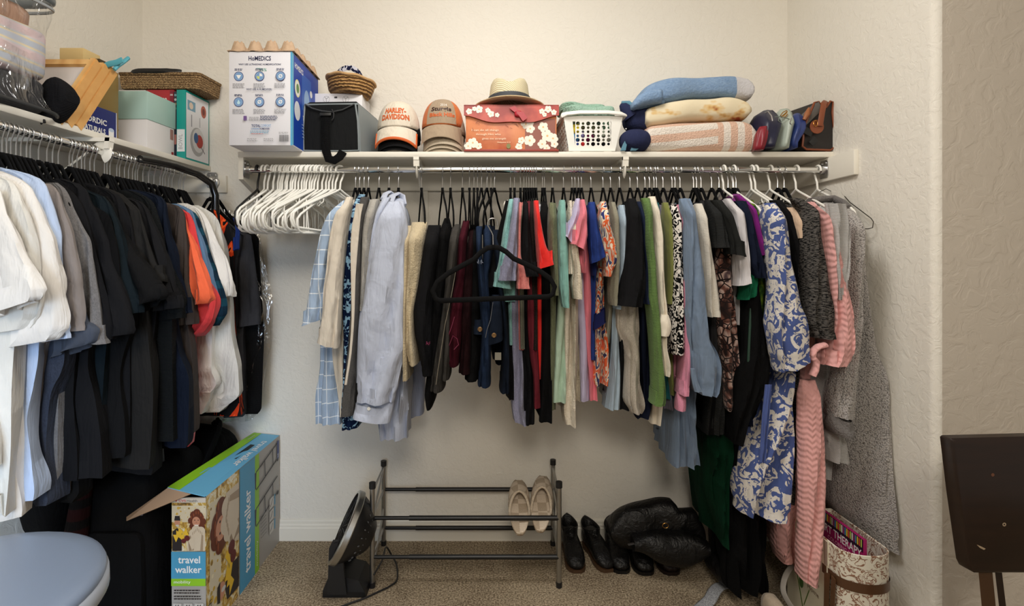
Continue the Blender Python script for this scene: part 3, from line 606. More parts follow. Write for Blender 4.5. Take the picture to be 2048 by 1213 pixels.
# right half of the back rod
G('cream textured knit top', 'right of the chambray shirt', 'top', KNITC, 1387, '408 1390 1404,500 1396 1412,600 1402 1424', '408 1389 1404,457 1390 1410,510 1396 1417,564 1398 1426,617 1402 1433,632 1405 1434', Ys=1.75)
G('dark grey tee', 'left of the charcoal ribbed tee', 't-shirt', CHARC, 1393, '401 1400 1414,446 1408 1418,489 1412 1420,700 1420 1436,780 1420 1440', None, Yf=1.80)
G('charcoal tee with open square sleeve', 'between dark grey and black tees', 't-shirt', fab((38, 39, 39), 'rib', w=.6), 1402, '401 1410 1428,500 1418 1446,600 1422 1450,780 1418 1455,870 1412 1455', '401 1409 1428,446 1416 1441,497 1418 1450', Ys=1.76)
G('black tee with a large open sleeve', 'right of the charcoal tee', 't-shirt', fab((32, 33, 32)), 1423, '401 1422 1443,500 1440 1464,600 1436 1462,780 1428 1470', '401 1421 1443,435 1437 1458,478 1448 1471,512 1453 1482', Ys=1.74, sl=6)
G('brown rose and fishnet print mesh top', 'hanging below the black tee sleeve', 'top', TAT, 1456, '450 1446 1462,542 1436 1469,585 1441 1472,649 1438 1475,699 1447 1477,748 1451 1480,810 1456 1482,824 1458 1476', None, Yf=1.78, fold=1.5)
G('pale grey-white tee', 'on a white hanger right of the black tee', 't-shirt', LGRAY, 1447, '398 1449 1462,450 1462 1480,553 1470 1486,650 1470 1484', '398 1448 1460,415 1452 1470,429 1459 1479,489 1466 1486,553 1470 1491,568 1470 1492', Ys=1.76, hk='w', sl=-8)
G('emerald green tee', 'behind the pale grey-white tee', 't-shirt', EMER, 1466, '400 1470 1480,500 1478 1496,600 1480 1500,680 1482 1500', '410 1472 1480,500 1484 1500,531 1488 1505,570 1483 1506,594 1478 1504', Ys=1.78, sl=-12)
G('deep purple top', 'with its sleeve poking out beside the navy tee', 'top', PURP, 1467, '388 1466 1482,440 1484 1500,560 1490 1510', '392 1468 1482,424 1488 1502,467 1496 1512,510 1505 1522', Ys=1.79, hk='w', sl=-8)
G('navy blue tee with ruffled sleeve', 'between emerald and purple tops', 't-shirt', NAVY, 1472, '400 1470 1492,560 1484 1514,700 1480 1500,850 1478 1500', '403 1467 1491,435 1480 1495,489 1483 1507,527 1487 1518,556 1497 1522', Ys=1.76, fold=1.8)
G('green marbled velvet top with glossy trim', 'left of the blue toile dress', 'top', CAMO, 1503, '400 1494 1508,446 1509 1527,478 1513 1532,521 1516 1537,585 1514 1538,617 1513 1537,649 1509 1534,699 1505 1531,726 1495 1530', None, Yf=1.78, hk='w', extra=strip('satin_trim', '617 1499 1504,660 1497 1502,724 1494 1499', simple((40, 64, 52), .25), 1.76))
def dress_trim(t):
    mk('blue_border', tube_px('770 1530 1543,830 1524 1538,925 1518 1530', 1.738, .004, close=True), TOILB, t, angle=1.0)
    mk('skirt', tube_px('700 1548 1566,760 1534 1564,800 1520 1564,830 1506 1565,872 1490 1567,923 1470 1567,983 1464 1567,1012 1466 1560', 1.84, .09, fold=3.4, n=60), TOILE, t, angle=1.0)
G('white dress with blue toile flowers and belled sleeve', 'right of the green velvet top', 'dress', TOILE, 1511, '407 1528 1550,560 1538 1580,714 1540 1570,785 1533 1562,823 1514 1564,872 1494 1568,960 1485 1550,1020 1480 1530', '407 1527 1549,435 1527 1560,467 1533 1564,521 1537 1569,564 1539 1580,617 1537 1591,637 1534 1600,687 1542 1607,728 1552 1608', Ys=1.71, sd=.06, hk='w', sl=-28, fold=1.5, extra=dress_trim)
G('black tailored jacket', 'right of the blue toile dress', 'jacket', BLK2, 1540, '401 1540 1564,500 1560 1580,600 1566 1590,700 1560 1590', '401 1538 1563,435 1556 1573,489 1569 1587,574 1582 1604,605 1587 1606', Ys=1.76, hk='w')
G('beige cap-sleeved snake print top', 'between the black jacket and marled cardigan', 'top', SNAKE, 1555, '415 1568 1592,489 1584 1602,542 1592 1605,590 1596 1608,650 1592 1606', '416 1567 1590,436 1574 1600,452 1578 1601,478 1585 1594', Ys=1.74, smat=NUDE)
G('black and grey marled long cardigan', 'left of the pink chevron robe', 'cardigan', MARL, 1568, '396 1576 1598,430 1590 1612,560 1590 1620,700 1570 1604,758 1566 1600,851 1564 1599,1005 1562 1599', '398 1580 1602,424 1600 1624,467 1602 1626,542 1603 1639,585 1605 1645,626 1604 1651,674 1620 1652', Ys=1.70, sd=.06, fold=1.6)
def robe_bits(t):
    mk('belt', MB().tube([P(x, y, 1.66) for x, y in ((1650, 690), (1636, 694), (1626, 702), (1624, 714), (1632, 724), (1630, 740), (1624, 752))], .017, 12, r2=.009), CHEV, t, angle=1.0)
    mk('lower_panel', tube_px('760 1600 1630,830 1599 1638,900 1600 1641,958 1598 1642,1048 1600 1638,1137 1600 1629,1158 1602 1624', 1.72, .04, fold=1.2), CHEV, t, angle=1.0)
G('pink fleece robe with chevron texture', 'right of the black and grey marled cardigan', 'robe', CHEV, 1592, '400 1590 1612,440 1610 1632,600 1612 1650,700 1602 1640,760 1599 1632,850 1590 1638,1000 1566 1640,1100 1562 1636,1130 1568 1630', '405 1604 1626,435 1626 1642,489 1632 1658,542 1639 1671,607 1645 1682,640 1647 1688,692 1644 1689,716 1636 1686,726 1632 1676', Ys=1.70, sd=.06, hk='w', fold=2.2, extra=robe_bits)
def ribg_bits(t):
    mk('lapel', tube_px('408 1650 1690,440 1654 1695,489 1656 1696,553 1664 1690,600 1672 1684', 1.655, .012, close=True, fold=2), RIBG, t, angle=1.0)
    mk('sleeve', tube_px('760 1655 1672,850 1652 1676,900 1650 1688,919 1649 1690', 1.76, .04, 4), RIBG, t, angle=1.0)
G('light grey waffle robe', 'between pink and sherpa robes', 'robe', RIBG, 1635, '402 1640 1672,446 1652 1694,553 1650 1692,700 1636 1676,760 1632 1672,850 1632 1668,960 1636 1660', None, Yf=1.80, hk='w', fold=2, extra=ribg_bits)
def sherpa_bits(t):
    mk('cuff', tube_px('826 1656 1698,836 1655 1699,850 1656 1698,866 1664 1692', 1.715, .06, fold=.3), CUFFG, t, angle=1.0)
    mk('collar', MB().tube([P(x, y, Y) for x, y, Y in ((1622, 402, 1.92), (1640, 399, 1.93), (1668, 398, 1.93), (1688, 408, 1.88), (1700, 420, 1.84))], .022, 12, r2=.012), CUFFG, t, angle=1.0)
t = G('long grey sherpa robe with folded cuff', 'last garment beside the right wall', 'robe', SHER, None, '405 1672 1700,430 1690 1718,480 1694 1730,560 1696 1738,626 1696 1746,706 1696 1767,772 1690 1783,838 1682 1792,920 1680 1797,1000 1674 1802,1066 1674 1806,1120 1690 1810', '430 1695 1712,480 1692 1716,560 1690 1712,640 1688 1710,690 1680 1706,745 1671 1702,800 1663 1698,830 1660 1697', Ys=1.72, sd=.05, Yf=1.78, dYb=-.15, skew=.22, fold=1.0, extra=sherpa_bits)
m = MB(); hp = P(1664, 340, RY)
m.tube([hp+Vector(q) for q in ((-.02, 0, -.01), (-.017, 0, .008), (0, 0, .016), (.012, 0, .008), (.010, 0, -.02), (0, 0, -.05), (0, 0, -.085))], .0013, 6)
w = [P(x, y, Y) for x, y, Y in ((1662, 372, RY), (1652, 378, 1.98), (1640, 384, 1.97))]; m.tube([hp+Vector((0, 0, -.085)), w[1], w[2]], .0013, 6)
m.tube([hp+Vector((0, 0, -.085))]+[P(x, y, Y) for x, y, Y in ((1685, 388, 1.96), (1700, 405, 1.875), (1742, 437, 1.775), (1747, 444, 1.765), (1745, 456, 1.765), (1736, 458, 1.775), (1700, 458, 1.84))], .0016, 6)
o = mk('clothes_hanger', m, simple((90, 86, 80), .35, 1)); tag(o, 'thin bare wire hanger carrying the long grey sherpa robe', 'hanger')
G('long dark green dress', 'reaching low left of the toile dress', 'dress', DGREEN, None, '600 1440 1460,700 1424 1470,780 1416 1478,840 1411 1486,905 1424 1487,960 1430 1468,1000 1434 1466,1048 1440 1462,1094 1447 1458', None, Yf=1.86, slope=False, fold=2.5)
G('long black pleated skirt', 'lowest garment below the toile dress', 'skirt', fab((9, 9, 10)), None, '640 1482 1540,780 1475 1545,900 1470 1540,1012 1462 1534,1100 1460 1534,1160 1459 1534,1187 1462 1534', None, Yf=1.84, slope=False, fold=3, Yb=2.1)
G('black slip dress', 'behind the fishnet print top', 'dress', BLK, 1438, '470 1432 1450,560 1420 1456,700 1414 1452,800 1412 1452,870 1411 1440', None, Yf=1.84)
G('black velvet dress', 'covering the upper left of the toile skirt', 'dress', BLK, None, '560 1500 1520,700 1496 1540,740 1482 1545,770 1478 1542,810 1476 1522,850 1474 1500,892 1472 1484', None, Yf=1.75, slope=False)

# ---------------------------------------------------------------- garments on the left rod
def solve_left(px, Ye, Yh, X0=RLX):
    k = (px-CX)/F; m = (Ye-Yh)/.21; X = k*(Yh-m*X0)/(1-k*m); Y = Yh+m*(X-X0); Yp = fy(Y); return k*Yp+.089*(2.3-Yp), Y
def body_left(rows, Ye, Yh, fold=1.0, X0=RLX, th=1.0):
    R = sample(rows_of(rows)); y0, y1 = R[0][0], R[-1][0]; rings = []; ph = RAND.uniform(0, 6); dr = Vector((.21, Ye-Yh, 0)).normalized(); nr = Vector((-dr.y, dr.x, 0))
    for py, px in R:
        X, Y = solve_left(px, Ye, Yh, X0); z = H-(py-CY)*fy(Y)/F; dn = (py-y0)/(y1-y0); v = (py-y0)/100
        L = max(.05, (X-X0)/dr.x); L2 = min(L, .22, (X0-LX-.03)/dr.x) if L < .3 else .20; w = (.011+.015*min(1, (py-y0)/60.0)+.010*dn)*th; ring = []; c0 = Vector((X0, Yh, z)); n = 12
        for k in range(n): ring.append((L-w*.6+(-L2-L+w*1.2)*k/n, -1))
        for k in range(n): ring.append((-L2+w*.6+(L2+L-w*1.2)*k/n, 1))
        pts = []
        for i, (s_, sd) in enumerate(ring):
            u = (s_+L2)/(L+L2); ww = w*min(1, math.sqrt(max(.02, (1-u)*9)))*min(1, math.sqrt(max(.02, u*9))) if 0 <= u <= 1 else w*.2
            f = folds(v, ph+s_*42+v*.4+(2 if sd > 0 else 0), .012*fold*(.15+dn)*min(1, .25+abs(1-u)*4))
            pts.append(c0+dr*s_+nr*(sd*ww+f))
        rings.append(pts)
    e = [p.lerp(sum(rings[-1], Vector())/len(rings[-1]), .06)+Vector((0, 0, .004)) for p in rings[-1]]
    e2 = [p.lerp(sum(rings[-1], Vector())/len(rings[-1]), .1)+Vector((0, 0, .05)) for p in rings[-1]]
    return MB().loft(rings+[e, e2], True, False)
def sleeve_left(rows, Ye, Yh, sl=-26, fold=1.0, X0=RLX, wid=.06, d=.026):
    R = sample(rows_of(rows)); y0, y1 = R[0][0], R[-1][0]; rings = []; ph = RAND.uniform(0, 6); dr = Vector((.21, Ye-Yh, 0)).normalized(); nr = Vector((-dr.y, dr.x, 0)); n = 28
    for py, px in R:
        X, Y = solve_left(px, Ye, Yh, X0); z = H-(py-CY)*fy(Y)/F; dn = (py-y0)/(y1-y0); v = (py-y0)/100; w = wid*(.25+.75*min(1, (py-y0)/110.0)); dd = d*(.3+.7*min(1, (py-y0)/90.0)); pts = []
        c0 = Vector((X, Y, z))-dr*w-nr*.016*min(1, (py-y0)/50)
        for k in range(n):
            q = 2*PI*k/n; x = math.cos(q); y = math.sin(q); f = folds(v, ph+3*q+v, .012*fold*(.25+dn))
            pts.append(c0+dr*x*w+nr*(y*dd+f*abs(y)**.5)+Vector((0, 0, -sl*Y/F*x*.5*max(0, (dn-.5)/.5))))
        rings.append(pts)
    c = sum(rings[-1], Vector())/n
    c3 = sum(rings[-3], Vector())/n; rings[-3] = [p.lerp(c3, .045) for p in rings[-3]]
    return MB().loft(rings+[[p.lerp(c, .10)+Vector((0, 0, .002)) for p in rings[-1]], [p.lerp(c, .15)+Vector((0, 0, .05)) for p in rings[-1]]], True, False)
LH = []; LEFT[0] = True
def L(short, place, cat, mat, Ye, Yh, body, sleeve=None, smat=None, sl=-26, hk='v', X0=RLX, fold=1.0, extra=None, th=1.0, wid=.06, d=.020):
    r = rows_of(body)[0]; X, Y = solve_left(r[1], Ye, Yh, X0)
    t = thing(cat.replace(' ', '_').replace('-', '_'), short+' '+place, cat, (X0, Yh, H-(r[0]-CY)*Y/F))
    mk('body', body_left(body, Ye, Yh, fold, X0, th), mat, t, angle=1.0)
    if sleeve: mk('sleeve', sleeve_left(sleeve, Ye, Yh, sl, fold, X0, wid, d), smat or mat, t, angle=1.0)
    if extra: extra(t)
    if hk: LH.append(fy(Yh)); hang('t' if hk == 'v' else hk, LM((X0, Yh, RZ-(.0 if X0 == RLX else .02))), math.atan2(Ye-Yh-.018, .21)-PI/2, sc=.92, label= KIND[hk]+' holding the '+short)
    return t
WHT = fab((226, 222, 216)); WHT2 = fab((216, 213, 205)); ICE = fab((178, 194, 220)); TAU = fab((132, 124, 120)); SLATE = fab((66, 72, 84)); NAVH = fab((44, 50, 64), 'heather'); HGRY = fab((104, 102, 102), 'heather')
CH3 = fab((22, 22, 24)); TEA = fab((16, 25, 30)); CH4 = fab((17, 17, 18)); CH5 = fab((32, 31, 30)); RIBD = fab((18, 20, 21), 'rib'); NV3 = fab((15, 22, 36)); BRN = fab((62, 54, 50)); ORG = fab((236, 104, 66)); CORAL = fab((214, 62, 64)); DEN = fab((92, 124, 158)); NVST = fab((18, 42, 60), 'tartan', (24, 66, 84)); FLM = fab((20, 20, 22), 'flame'); ACID = fab((36, 36, 39), 'fade', (66, 66, 70))
LR = 'on the left rod'
L('large white tee', 'nearest garment at the left edge', 't-shirt', WHT, 1.10, 1.13, '379 -6,420 12,500 30,600 15,659 6,797 8,896 24,936 25', '379 0,406 15,438 32,473 49,517 67,560 86,592 99,606 102,625 95', sl=-60, wid=.085, fold=1.6)
L('warm white tee', 'second from the left edge', 't-shirt', WHT2, 1.15, 1.17, '352 0,384 40,434 65,547 75,640 62,710 56,800 54,900 56,1000 58,1022 58', '352 0,362 25,384 45,411 60,434 72,458 80,493 86,547 92,600 98,640 92,665 78', sl=-24, wid=.08, fold=1.8)
L('cream white long tee', 'just before the pale blue tee', 't-shirt', WHT, 1.19, 1.21, '343 5,362 45,406 82,480 110,600 96,700 67,800 67,916 69,1015 75,1028 74', '343 5,349 20,362 50,379 72,406 89,448 106,480 119,522 126,560 133,600 136,640 141,667 142,690 128', sl=-28, wid=.085, d=.035, fold=1.8)
L('pale ice blue tee', 'behind the white tees', 't-shirt', ICE, 1.223, 1.245, '336 4,349 60,404 110,535 125,640 108,710 105,770 97,837 87,900 97,975 109,992 107', '336 4,341 32,349 62,358 84,374 101,404 114,438 125,473 134,535 136,620 142,660 152,682 154', sl=-16, wid=.07)
L('taupe grey tee', 'between pale blue and heather grey tees', 't-shirt', TAU, 1.257, 1.305, '368 98,376 110,431 138,560 160,700 120,797 103,857 96,990 104', '368 100,376 112,396 128,431 143,471 157,510 163,560 172,600 176,662 180', sl=-4, wid=.05)
L('slate blue tee with a rolled sleeve', 'under the taupe grey tee', 't-shirt', NAVH, 1.282, 1.335, '374 98,431 136,560 158,680 158,718 157,797 134,877 127,995 135,1003 133', '374 100,431 140,520 158,620 172,655 184,672 203,690 203,704 196', smat=SLATE, sl=-40, wid=.065, d=.03)
L('charcoal heather grey tee', 'right of the taupe grey tee', 't-shirt', HGRY, 1.313, 1.365, '366 113,399 144,458 172,600 190,700 160,800 150,990 150', '366 115,377 131,399 148,428 163,458 178,483 192,522 198,567 205,597 210,659 217,684 224', sl=6, wid=.05)
L('plain black tee', 'right of the heather grey tee', 't-shirt', BLK2, 1.338, 1.392, '351 86,367 122,409 168,560 208,700 178,797 174,877 186,944 188,956 187', '351 86,367 124,386 153,409 173,448 188,498 200,560 217,637 237,663 240,682 236', sl=-10, wid=.05)
L('faded black tee', 'with wide shoulder seam, fourth from the white tees', 't-shirt', CH3, 1.362, 1.42, '358 128,379 172,427 200,514 228,640 214,718 206,797 218,877 229,940 236,952 236', '358 128,368 160,379 176,407 193,427 206,458 219,483 229,514 234,560 249,616 267,640 273,663 276,672 272', sl=-10, wid=.05)
L('dark teal tee', 'between two faded black tees', 't-shirt', TEA, 1.40, 1.46, '378 170,394 208,463 248,600 250,700 240,837 236,905 240', '378 170,385 188,394 211,422 234,463 252,514 262,560 272,588 282,614 293,630 293', sl=-12, wid=.05)
L('black tee with stiff elbow sleeve', 'right of the dark teal tee', 't-shirt', CH4, 1.435, 1.50, '393 214,410 230,473 260,600 290,640 288,750 268,837 276,896 277,912 275', '393 214,410 232,432 244,473 262,504 280,534 300,573 323,603 341,618 334', sl=-42, wid=.07, d=.03)
L('soft black tee', 'behind the stiff-sleeved black tee', 't-shirt', BLK2, 1.46, 1.53, '366 176,376 209,414 256,501 278,600 290,700 284,837 285,890 282', '366 176,376 211,391 242,414 260,445 272,501 282,560 300,590 306', sl=-10, wid=.045)
L('washed black tee with top-stitched sleeve hem', 'mid left rod', 't-shirt', CH5, 1.49, 1.56, '375 211,389 245,422 284,542 310,700 322,850 331,935 325', '375 211,389 247,407 270,422 288,445 295,496 311,542 326,560 341,572 340', sl=-20, wid=.06)
L('charcoal black tee', 'right of the washed black tee', 't-shirt', CH3, 1.53, 1.60, '396 262,425 300,522 340,640 335,700 330,850 335,930 334,945 332', '396 262,404 283,425 303,471 326,522 344,586 362,606 372,620 370', sl=-10, wid=.05)
L('dark ribbed knit tee', 'with ribbed sleeve left of the navy tee', 't-shirt', RIBD, 1.575, 1.655, '381 260,409 310,471 332,560 360,640 368,698 369,800 372,880 372', '381 260,384 272,394 295,409 313,437 326,471 335,509 342,560 365,609 377,640 374', sl=-10, wid=.05)
L('dark navy tee', 'left of the brown-grey tee', 't-shirt', NV3, 1.62, 1.70, '380 274,394 320,432 338,547 362,623 368,698 380,765 402,850 401,880 400,893 396', '380 274,386 303,394 324,409 336,432 341,473 349,499 357,547 365,598 377,629 390', sl=-8, wid=.045)
L('brown-grey long tee', 'left of the orange tee', 't-shirt', BRN, 1.70, 1.79, '406 336,412 356,445 374,560 384,632 394,721 407,854 411,866 409', '406 336,412 357,425 370,445 376,483 381,560 386,634 398,650 396', sl=-4, wid=.035)
L('bright orange tee', 'right of the brown-grey tee', 't-shirt', ORG, 1.735, 1.83, '430 366,458 378,560 396,700 380,720 378', '430 366,440 373,458 381,491 399,514 406,560 420,590 429,601 430,612 424', sl=-12, wid=.06, fold=1.4)
L('coral red tee', 'behind the orange tee', 't-shirt', CORAL, 1.765, 1.86, '418 363,427 378,551 406,676 400,800 398,872 405,890 402', '418 363,427 380,462 399,498 408,551 421,601 440,640 434,660 424,678 408', sl=-14, wid=.055, fold=1.4)
L('faded denim blue tee', 'behind the coral red tee', 't-shirt', DEN, 1.795, 1.89, '408 356,422 382,480 402,640 388,760 384', '408 356,422 385,458 402,480 411,534 425,609 442,628 441', sl=-8, wid=.05)
L('navy and teal checked tee', 'left of the white tees near the corner', 't-shirt', NVST, 1.825, 1.925, '412 366,427 390,520 412,640 394,760 388', '412 366,427 393,462 413,520 429,587 451,630 455,655 440', sl=-8, wid=.05)
L('crisp white tee', 'right of the checked navy tee', 't-shirt', WHT, 1.88, 1.975, '407 374,420 400,485 436,560 450,667 442,720 440,769 454,790 438,826 426', '407 374,420 402,453 429,485 443,520 461,583 474,598 472', sl=-14, wid=.06, fold=1.4)
L('off-white long tee', 'right of the crisp white tee', 't-shirt', WHT2, 1.94, 2.04, '411 402,427 433,449 451,489 463,525 467,609 478,654 480,743 496,787 499,806 480,823 458', None, fold=1.2)
L('black shirt printed with red and blue flames', 'behind the off-white tee', 'shirt', FLM, 2.01, 2.07, '420 436,449 466,498 480,560 483,631 485,720 494,800 498,830 500', None, extra=lambda t: mk('blue_panel', sleeve_left('436 470,450 478,470 484,500 485', 1.998, 2.058, -4, .3, wid=.018, d=.010), fab((20, 44, 108)), t, angle=1.0))
L('faded charcoal boxy tee', 'right of the flame shirt', 't-shirt', ACID, 2.08, 2.13, '432 452,462 484,520 500,640 503,676 502,760 505,829 507,832 502', '432 452,462 488,472 507,534 516,600 524,632 526,652 524', X0=-1.13, sl=-8, wid=.05)
L('black pinstripe jacket', 'inside a clear garment bag by the corner', 'jacket', fab((15, 15, 16), 'rib'), 2.145, 2.175, '440 484,465 514,480 528,587 536,680 543,720 542,814 540,826 532', None, X0=-1.13)
# clear garment bag round the jacket
n = NT('clear_film', .12); n.col((1, 1, 1)); n.b.inputs['Transmission Weight'].default_value = 0
tr = n.t.nodes.new('ShaderNodeBsdfTransparent'); tr.inputs[0].default_value = (.97, .97, .97, 1); gl = n.t.nodes.new('ShaderNodeBsdfGlossy'); gl.inputs['Roughness'].default_value = .14
mx = n.t.nodes.new('ShaderNodeMixShader'); bp = n.t.nodes.new('ShaderNodeBump'); bp.inputs['Strength'].default_value = 1; bp.inputs['Distance'].default_value = .03
n.t.links.new(n.noise(13, (1, 1, .3), 3, .6, 1.5), bp.inputs['Height']); n.t.links.new(bp.outputs[0], gl.inputs['Normal'])
n.t.links.new(n.ramp(n.noise(13, (1, 1, .3), 3, .6, 1.5), [(.46, (.03, .03, .03)), (.62, (.30, .30, .30))]), mx.inputs[0]); n.t.links.new(tr.outputs[0], mx.inputs[1]); n.t.links.new(gl.outputs[0], mx.inputs[2])
n.t.links.new(mx.outputs[0], n.t.nodes['Material Output'].inputs[0]); FILM = n.m
o = mk('garment_bag', body_left('420 470,445 500,471 532,520 544,587 557,609 561,689 558,720 548,780 541,826 534,838 520', 2.165, 2.18, 2.2, -1.13, 1.15), FILM, angle=1.0); tag(o, 'clear plastic dry-cleaning bag over the black jacket in the corner', 'garment bag')
o = mk('t_shirt', body_left('400 175,440 240,560 262,700 184,860 186,979 192,1000 178', 1.372, 1.43, 1.5), fab((13, 13, 14)), angle=1.0); tag(o, 'jet black tee hanging lowest beneath the faded black tees', 't-shirt')
hooks = [4,13,25,32,43,53,61,72,93,105,120,137,145,155,163,171,180,209,220,232,236,239,249,257,265,275,284,294,308,325,330,334,344,361,382]
for hx in hooks:
    Y = 1.4097/((CX-hx)/F+.089)
    if min(abs(Y-q) for q in LH) > .009:
        LH.append(Y); hang('t', (RLX-.089*(2.3-Y), Y, RZ), -PI/2-.40+RAND.uniform(-.05, .05), sc=.92, label='slim black velvet hanger packed between the dark tees on the left rod', group='spare velvet hangers between the dark tees')
# the black tubular garment rack behind, its bend showing at the end of the left rod
t = thing('tube_frame', 'bent black tube frame hooked over the far end of the left rod', 'tube frame', (-1.13, 2.1, 0))
mk('bent_tube', MB().tube([(-1.168, 1.76, RZ+.0), (-1.163, 1.84, RZ+.005), (-1.15, 1.93, RZ+.004), (-1.118, 2.02, RZ-.012), (-1.085, 2.06, RZ-.045), (-1.075, 2.07, RZ-.09), (-1.075, 2.07, RZ-.15)], .0135, 16), simple((14, 14, 15), .2, coat=.5), t)
mk('post', MB().tube([(-1.075, 2.07, RZ-.13), (-1.075, 2.07, .95)], .0155, 16), simple((14, 14, 15), .2, coat=.5), t)

LEFT[0] = False
# empty plastic hangers at the left end of the back rod
hang('k', (P(515, 340, RY).x, RY, RZ), .06, 'black plastic hanger hanging empty at the left end of the back rod')
EH = [(527, .04), (535, .10), (546, -.02), (553, .22), (558, .30), (563, .12), (568, .34), (573, .10), (579, .28), (584, .40), (589, .20), (594, .36), (600, .46), (606, .24), (611, .50), (617, .34), (622, .56), (628, .42), (634, .26), (641, .60), (649, .48), (655, .66), (662, .40), (670, .55), (680, .62)]
for hx, yw in EH:
    Xq = (hx-CX)*RY/F; tl = RAND.uniform(-.03, .12)
    hang('w', (Xq, RY, RZ+.0), -yw, 'white plastic hanger hanging empty in the bunch left of the shirts', 'empty white plastic hangers', tilt=tl)
# the black velvet hanger that faces the room
hang('v', (P(985, 445, 1.655).x, 1.655, P(985, 446, 1.655).z), PI/2+.10, sc=.92, label= 'black velvet hanger turned to face the room, in front of the jeans', tilt=-.03)

# ================================================================ things on the shelves
def pc(c): return card(c)
INK = pc((40, 50, 90)); WH = pc((240, 240, 238)); GRY = pc((150, 150, 155)); BK = pc((22, 22, 24))
def box_thing(name, label, cat, x0, x1, y0, y1, z0, z1, mat, bev=.002, part='carton'):
    t = thing(name, label, cat, ((x0+x1)/2, (y0+y1)/2, z0))
    mk(part, MB().box(((x0+x1)/2, (y0+y1)/2, (z0+z1)/2), (x1-x0, y1-y0, z1-z0), bev), mat, t); return t
# humidifier carton
t = box_thing('carton', 'tall white and blue humidifier carton overhanging the shelf', 'box', -.939, -.707, 1.89, 2.18, SZ, 2.003, pc((226, 226, 232)), part='box_body')
p = Print((-.939, 1.89, SZ), (1, 0, 0), (0, 0, 1), t); w, h = .232, .343
p.rect(w-.007, 0, w, h, pc((90, 170, 210)))
p.text('HoMEDiCS', .113, .318, .082, .017, pc((30, 36, 80)), .02)
p.text('WHY USE ULTRASONIC HUMIDIFICATION?', .113, .296, .155, .0065, pc((60, 66, 100)), .02)
p.text('95%', .125, .276, .026, .011, pc((90, 170, 150)), .01); p.text('REMOVES', .108, .281, .014, .004, pc((90, 170, 150)))
for i, x in enumerate((.036, .113, .190)):
    for j, y in enumerate((.252, .158)):
        p.disc(x, y, .0175, pc((44, 62, 120))); p.ring(x, y, .0125, .0150, pc((150, 185, 220))); p.disc(x, y, .0120, pc((120, 160, 205)))
        if (i, j) == (0, 0): p.poly([(x-.009, y+.005), (x+.009, y+.005), (x+.002, y-.008), (x-.002, y-.008)], WH)
        elif (i, j) == (1, 0): p.poly([(x, y), (x+.011, y), (x+.008, y+.008), (x, y+.011)], WH); p.poly([(x, y), (x-.011, y), (x-.008, y-.008), (x, y-.011)], pc((200, 210, 120)))
        elif (i, j) == (0, 1): p.poly([(x-.006, y-.003), (x-.003, y-.008), (x+.003, y-.008), (x+.006, y-.003), (x, y+.009)], pc((190, 225, 235)))
        else: p.ring(x, y, .004, .007, WH); p.line(x-.007, y-.007, x+.007, y+.007, .0016, WH)
        p.lines(x, y+.026, .030, 2, .0045, .0022, INK, 3*i+j); p.lines(x, y-.028, .044, 4, .0048, .0020, GRY, 7*i+j)
p.text('WHY USE A HUMIDIFIER?', .113, .203, .094, .0075, pc((60, 66, 100)), .02)
p.rect(.056, .090, .068, .106, pc((110, 80, 140))); p.lines(.096, .100, .04, 3, .005, .0022, GRY, 40); p.lines(.150, .104, .066, 4, .0045, .0024, INK, 41)
p.text('TOTAL', .102, .070, .033, .010, pc((40, 60, 110)), .03); p.text('COMFORT', .138, .070, .038, .010, pc((90, 150, 205)), .0)
p.text('ULTRASONIC', .100, .059, .030, .006, pc((80, 140, 195))); p.text('HUMIDIFIER', .134, .059, .036, .006, pc((50, 60, 110)), .02)
p.lines(.118, .049, .074, 2, .006, .0025, pc((120, 170, 200)), 42); p.lines(.11, .040, .05, 1, .005, .002, pc((210, 120, 110)), 43)
p.lines(.09, .022, .04, 3, .004, .0018, GRY, 44); p.lines(.15, .022, .04, 3, .004, .0018, GRY, 45)
for k in range(17): p.rect(.187+k*.0021, .012, .187+k*.0021+(.0012 if k % 3 else .0006), .036, BK)
p.lines(.203, .044, .034, 2, .005, .002, GRY, 46); p.done()
p = Print((-.707, 1.89, SZ), (0, 1, 0), (0, 0, 1), t)
p.rect(0, .004, .289, .339, pc((22, 66, 168))); p.rect(0, .003, .010, .340, pc((120, 200, 225)))
p.text('HOMEDICS', .066, .303, .088, .020, WH, .02); p.disc(.050, .225, .028, pc((235, 230, 160)), .033); p.disc(.050, .225, .023, WH, .028); p.disc(.052, .225, .014, pc((110, 150, 90)), .018)
p.disc(.048, .140, .030, pc((225, 228, 235)), .036); p.rect(.095, .16, .20, .30, pc((52, 100, 190))); p.disc(.15, .20, .03, pc((150, 185, 225)), .05); p.disc(.20, .25, .014, WH)
p.text('TOTAL COMFORT', .17, .13, .13, .018, WH, .02); p.lines(.17, .10, .15, 5, .012, .004, pc((170, 195, 230)), 50); p.done()
# moulded pulp tray
PULP = None; n = NT('moulded_pulp', .95); n.col(n.mix(n.noise(60), lin((176, 146, 118)), lin((208, 180, 150)))); n.bump(n.noise(120), .5, .003); PULP = n.m
m = MB(); nx, ny = 60, 76; x0, x1, y0, y1 = -.944, -.700, 1.886, 2.186; vs = []
for j in range(ny+1):
    for i in range(nx+1):
        u = i/nx; v = j/ny; cx = (u*4) % 1-.5; cy = (v*5) % 1-.5; d = math.hypot(cx, cy); hh = max(0, min(1, (.46-d)/.20)); z = .003+.040*(hh**.75)*(1-.10*math.cos(6*math.atan2(cy, cx)))
        z += .003*noise.noise(Vector((u*9, v*9, 0))); vs.append((x0+(x1-x0)*u, y0+(y1-y0)*v, 2.003+z))
fs = [(j*(nx+1)+i, j*(nx+1)+i+1, (j+1)*(nx+1)+i+1, (j+1)*(nx+1)+i) for j in range(ny) for i in range(nx)]
